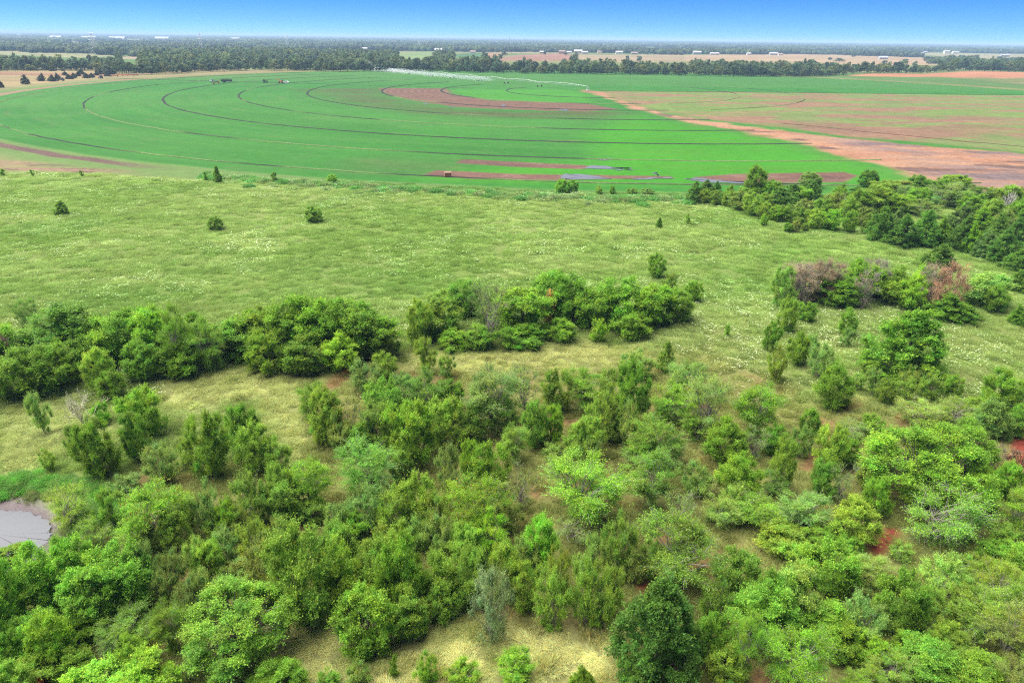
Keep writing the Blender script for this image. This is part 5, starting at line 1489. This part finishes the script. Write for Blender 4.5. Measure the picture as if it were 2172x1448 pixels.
for s in (-1, 1):
    MB().box((.05, s * .96, 1.5), (1.4, .03, .45)).build('side_window', M_CABG, t)
    for x_ in (-1.7, 1.8):
        MB().wheel((x_, s * .85, .4), .4, .28).build('wheel', M_TYRE, t)
tag(t, 'white pickup truck beside the orange harvester', 'pickup')
t = root_at('sod_harvester', 596, 176.5, .2)
MB().box((0, 0, 1.1), (4.4, 1.8, .7)).build('chassis', M_ORANGE, t)
MB().prism([(-4.2, 3.6), (-3.9, 3.9), (1.0, 1.6), (.8, 1.2)], -.6, .6).build('conveyor', M_ORANGE, t)
MB().box((1.2, 0, 2.1), (1.3, 1.5, 1.4)).build('cab', M_CABG, t)
for s in (-1, 1):
    for x_ in (-1.4, 1.4):
        MB().wheel((x_, s * 1.0, .6), .6, .4).build('wheel', M_TYRE, t)
tag(t, 'orange sod harvester with raised conveyor on the green circle', 'harvester')
def bin_(px, py, label):
    t = root_at('sod_stack', px, py, .3)
    MB().box((0, 0, .08), (1.5, 1.5, .14)).build('pallet', M_DOOR, t)
    for k in range(5):
        MB().box((random.uniform(-.04, .04), random.uniform(-.04, .04), .32 + .3 * k), (1.35, 1.35, .28)).build('sod_layer', M_REDR if k % 2 else M_ORANGE, t)
    return tag(t, label, 'pallet stack', 'orange stacks beside the truck')
bin_(453.5, 178.5, 'orange-brown stack standing in front of the white-cabbed truck'); bin_(464, 177.5, 'orange-brown stack standing below the truck flatbed')
# crate left on the lifted strip
t = root_at('wooden_crate', 950, 375, .2)
for k in range(4):
    for s in (-1, 1):
        MB().box((0, s * .62, .2 + k * .3), (2.0, .06, .2)).build('slat', M_REDR, t)
for sx in (-1, 1):
    MB().box((sx * .97, 0, .65), (.06, 1.2, 1.2)).build('end_board', M_REDR, t)
MB().box((0, 0, 1.3), (2.1, 1.4, .08)).build('lid', plain('weathered_board', (.34, .22, .16), .8), t)
tag(t, 'brown wooden crate on the bare strip near the meadow', 'crate')
# implements parked along the dirt road
for i, (px, py, L, mt) in enumerate(((228, 163, 9, M_DARK), (243, 163, 10, M_REDR), (256, 162, 8, M_ORANGE), (266, 162, 8, M_ORANGE), (277, 161.5, 9, M_REDR), (289, 161, 6, M_REDR))):
    t = root_at('farm_implement', px, py, .1)
    MB().bar((-L / 2, 0, .9), (L / 2, 0, .9), .14).bar((0, -1.6, .8), (0, 0, .9), .12).box((0, .3, 1.3), (L * .7, .8, .6)).build('frame', mt, t)
    for k in range(5):
        MB().bar((-L / 2 + L * k / 4, .2, .9), (-L / 2 + L * k / 4, .7, .1), .08).build('tine', M_DARK, t)
    for s in (-1, 1):
        MB().wheel((s * L * .3, -.4, .45), .45, .3, 'x').build('wheel', M_TYRE, t)
    tag(t, ('orange' if mt is M_ORANGE else 'rusty red' if mt is M_REDR else 'black') + ' farm implement parked in the row along the dirt road', 'implement', 'implements parked along the dirt road')

# ------------------------------------------------------------------ haze
def haze():
    X, Y0, Y1, Z0, Z1 = 27000, -300, 26500, -3.5, 60
    v = [(x_, y_, z_) for x_ in (-X, X) for y_ in (Y0, Y1) for z_ in (Z0, Z1)]
    f = [(0, 1, 3, 2), (4, 6, 7, 5), (0, 4, 5, 1), (2, 3, 7, 6), (0, 2, 6, 4), (1, 5, 7, 3)]
    m, nt, out = nodes('haze')
    pv = N(nt, 'ShaderNodeVolumePrincipled')
    pv.inputs['Color'].default_value = (.46, .68, 1.0, 1)
    pv.inputs['Density'].default_value = 1.15e-4
    pv.inputs['Anisotropy'].default_value = 0.0
    nt.links.new(pv.outputs[0], out.inputs['Volume'])
    tag(put('haze', mesh('haze', v, f, mat=m)), 'thin blue summer haze over the plain', 'haze', kind='stuff')
haze()
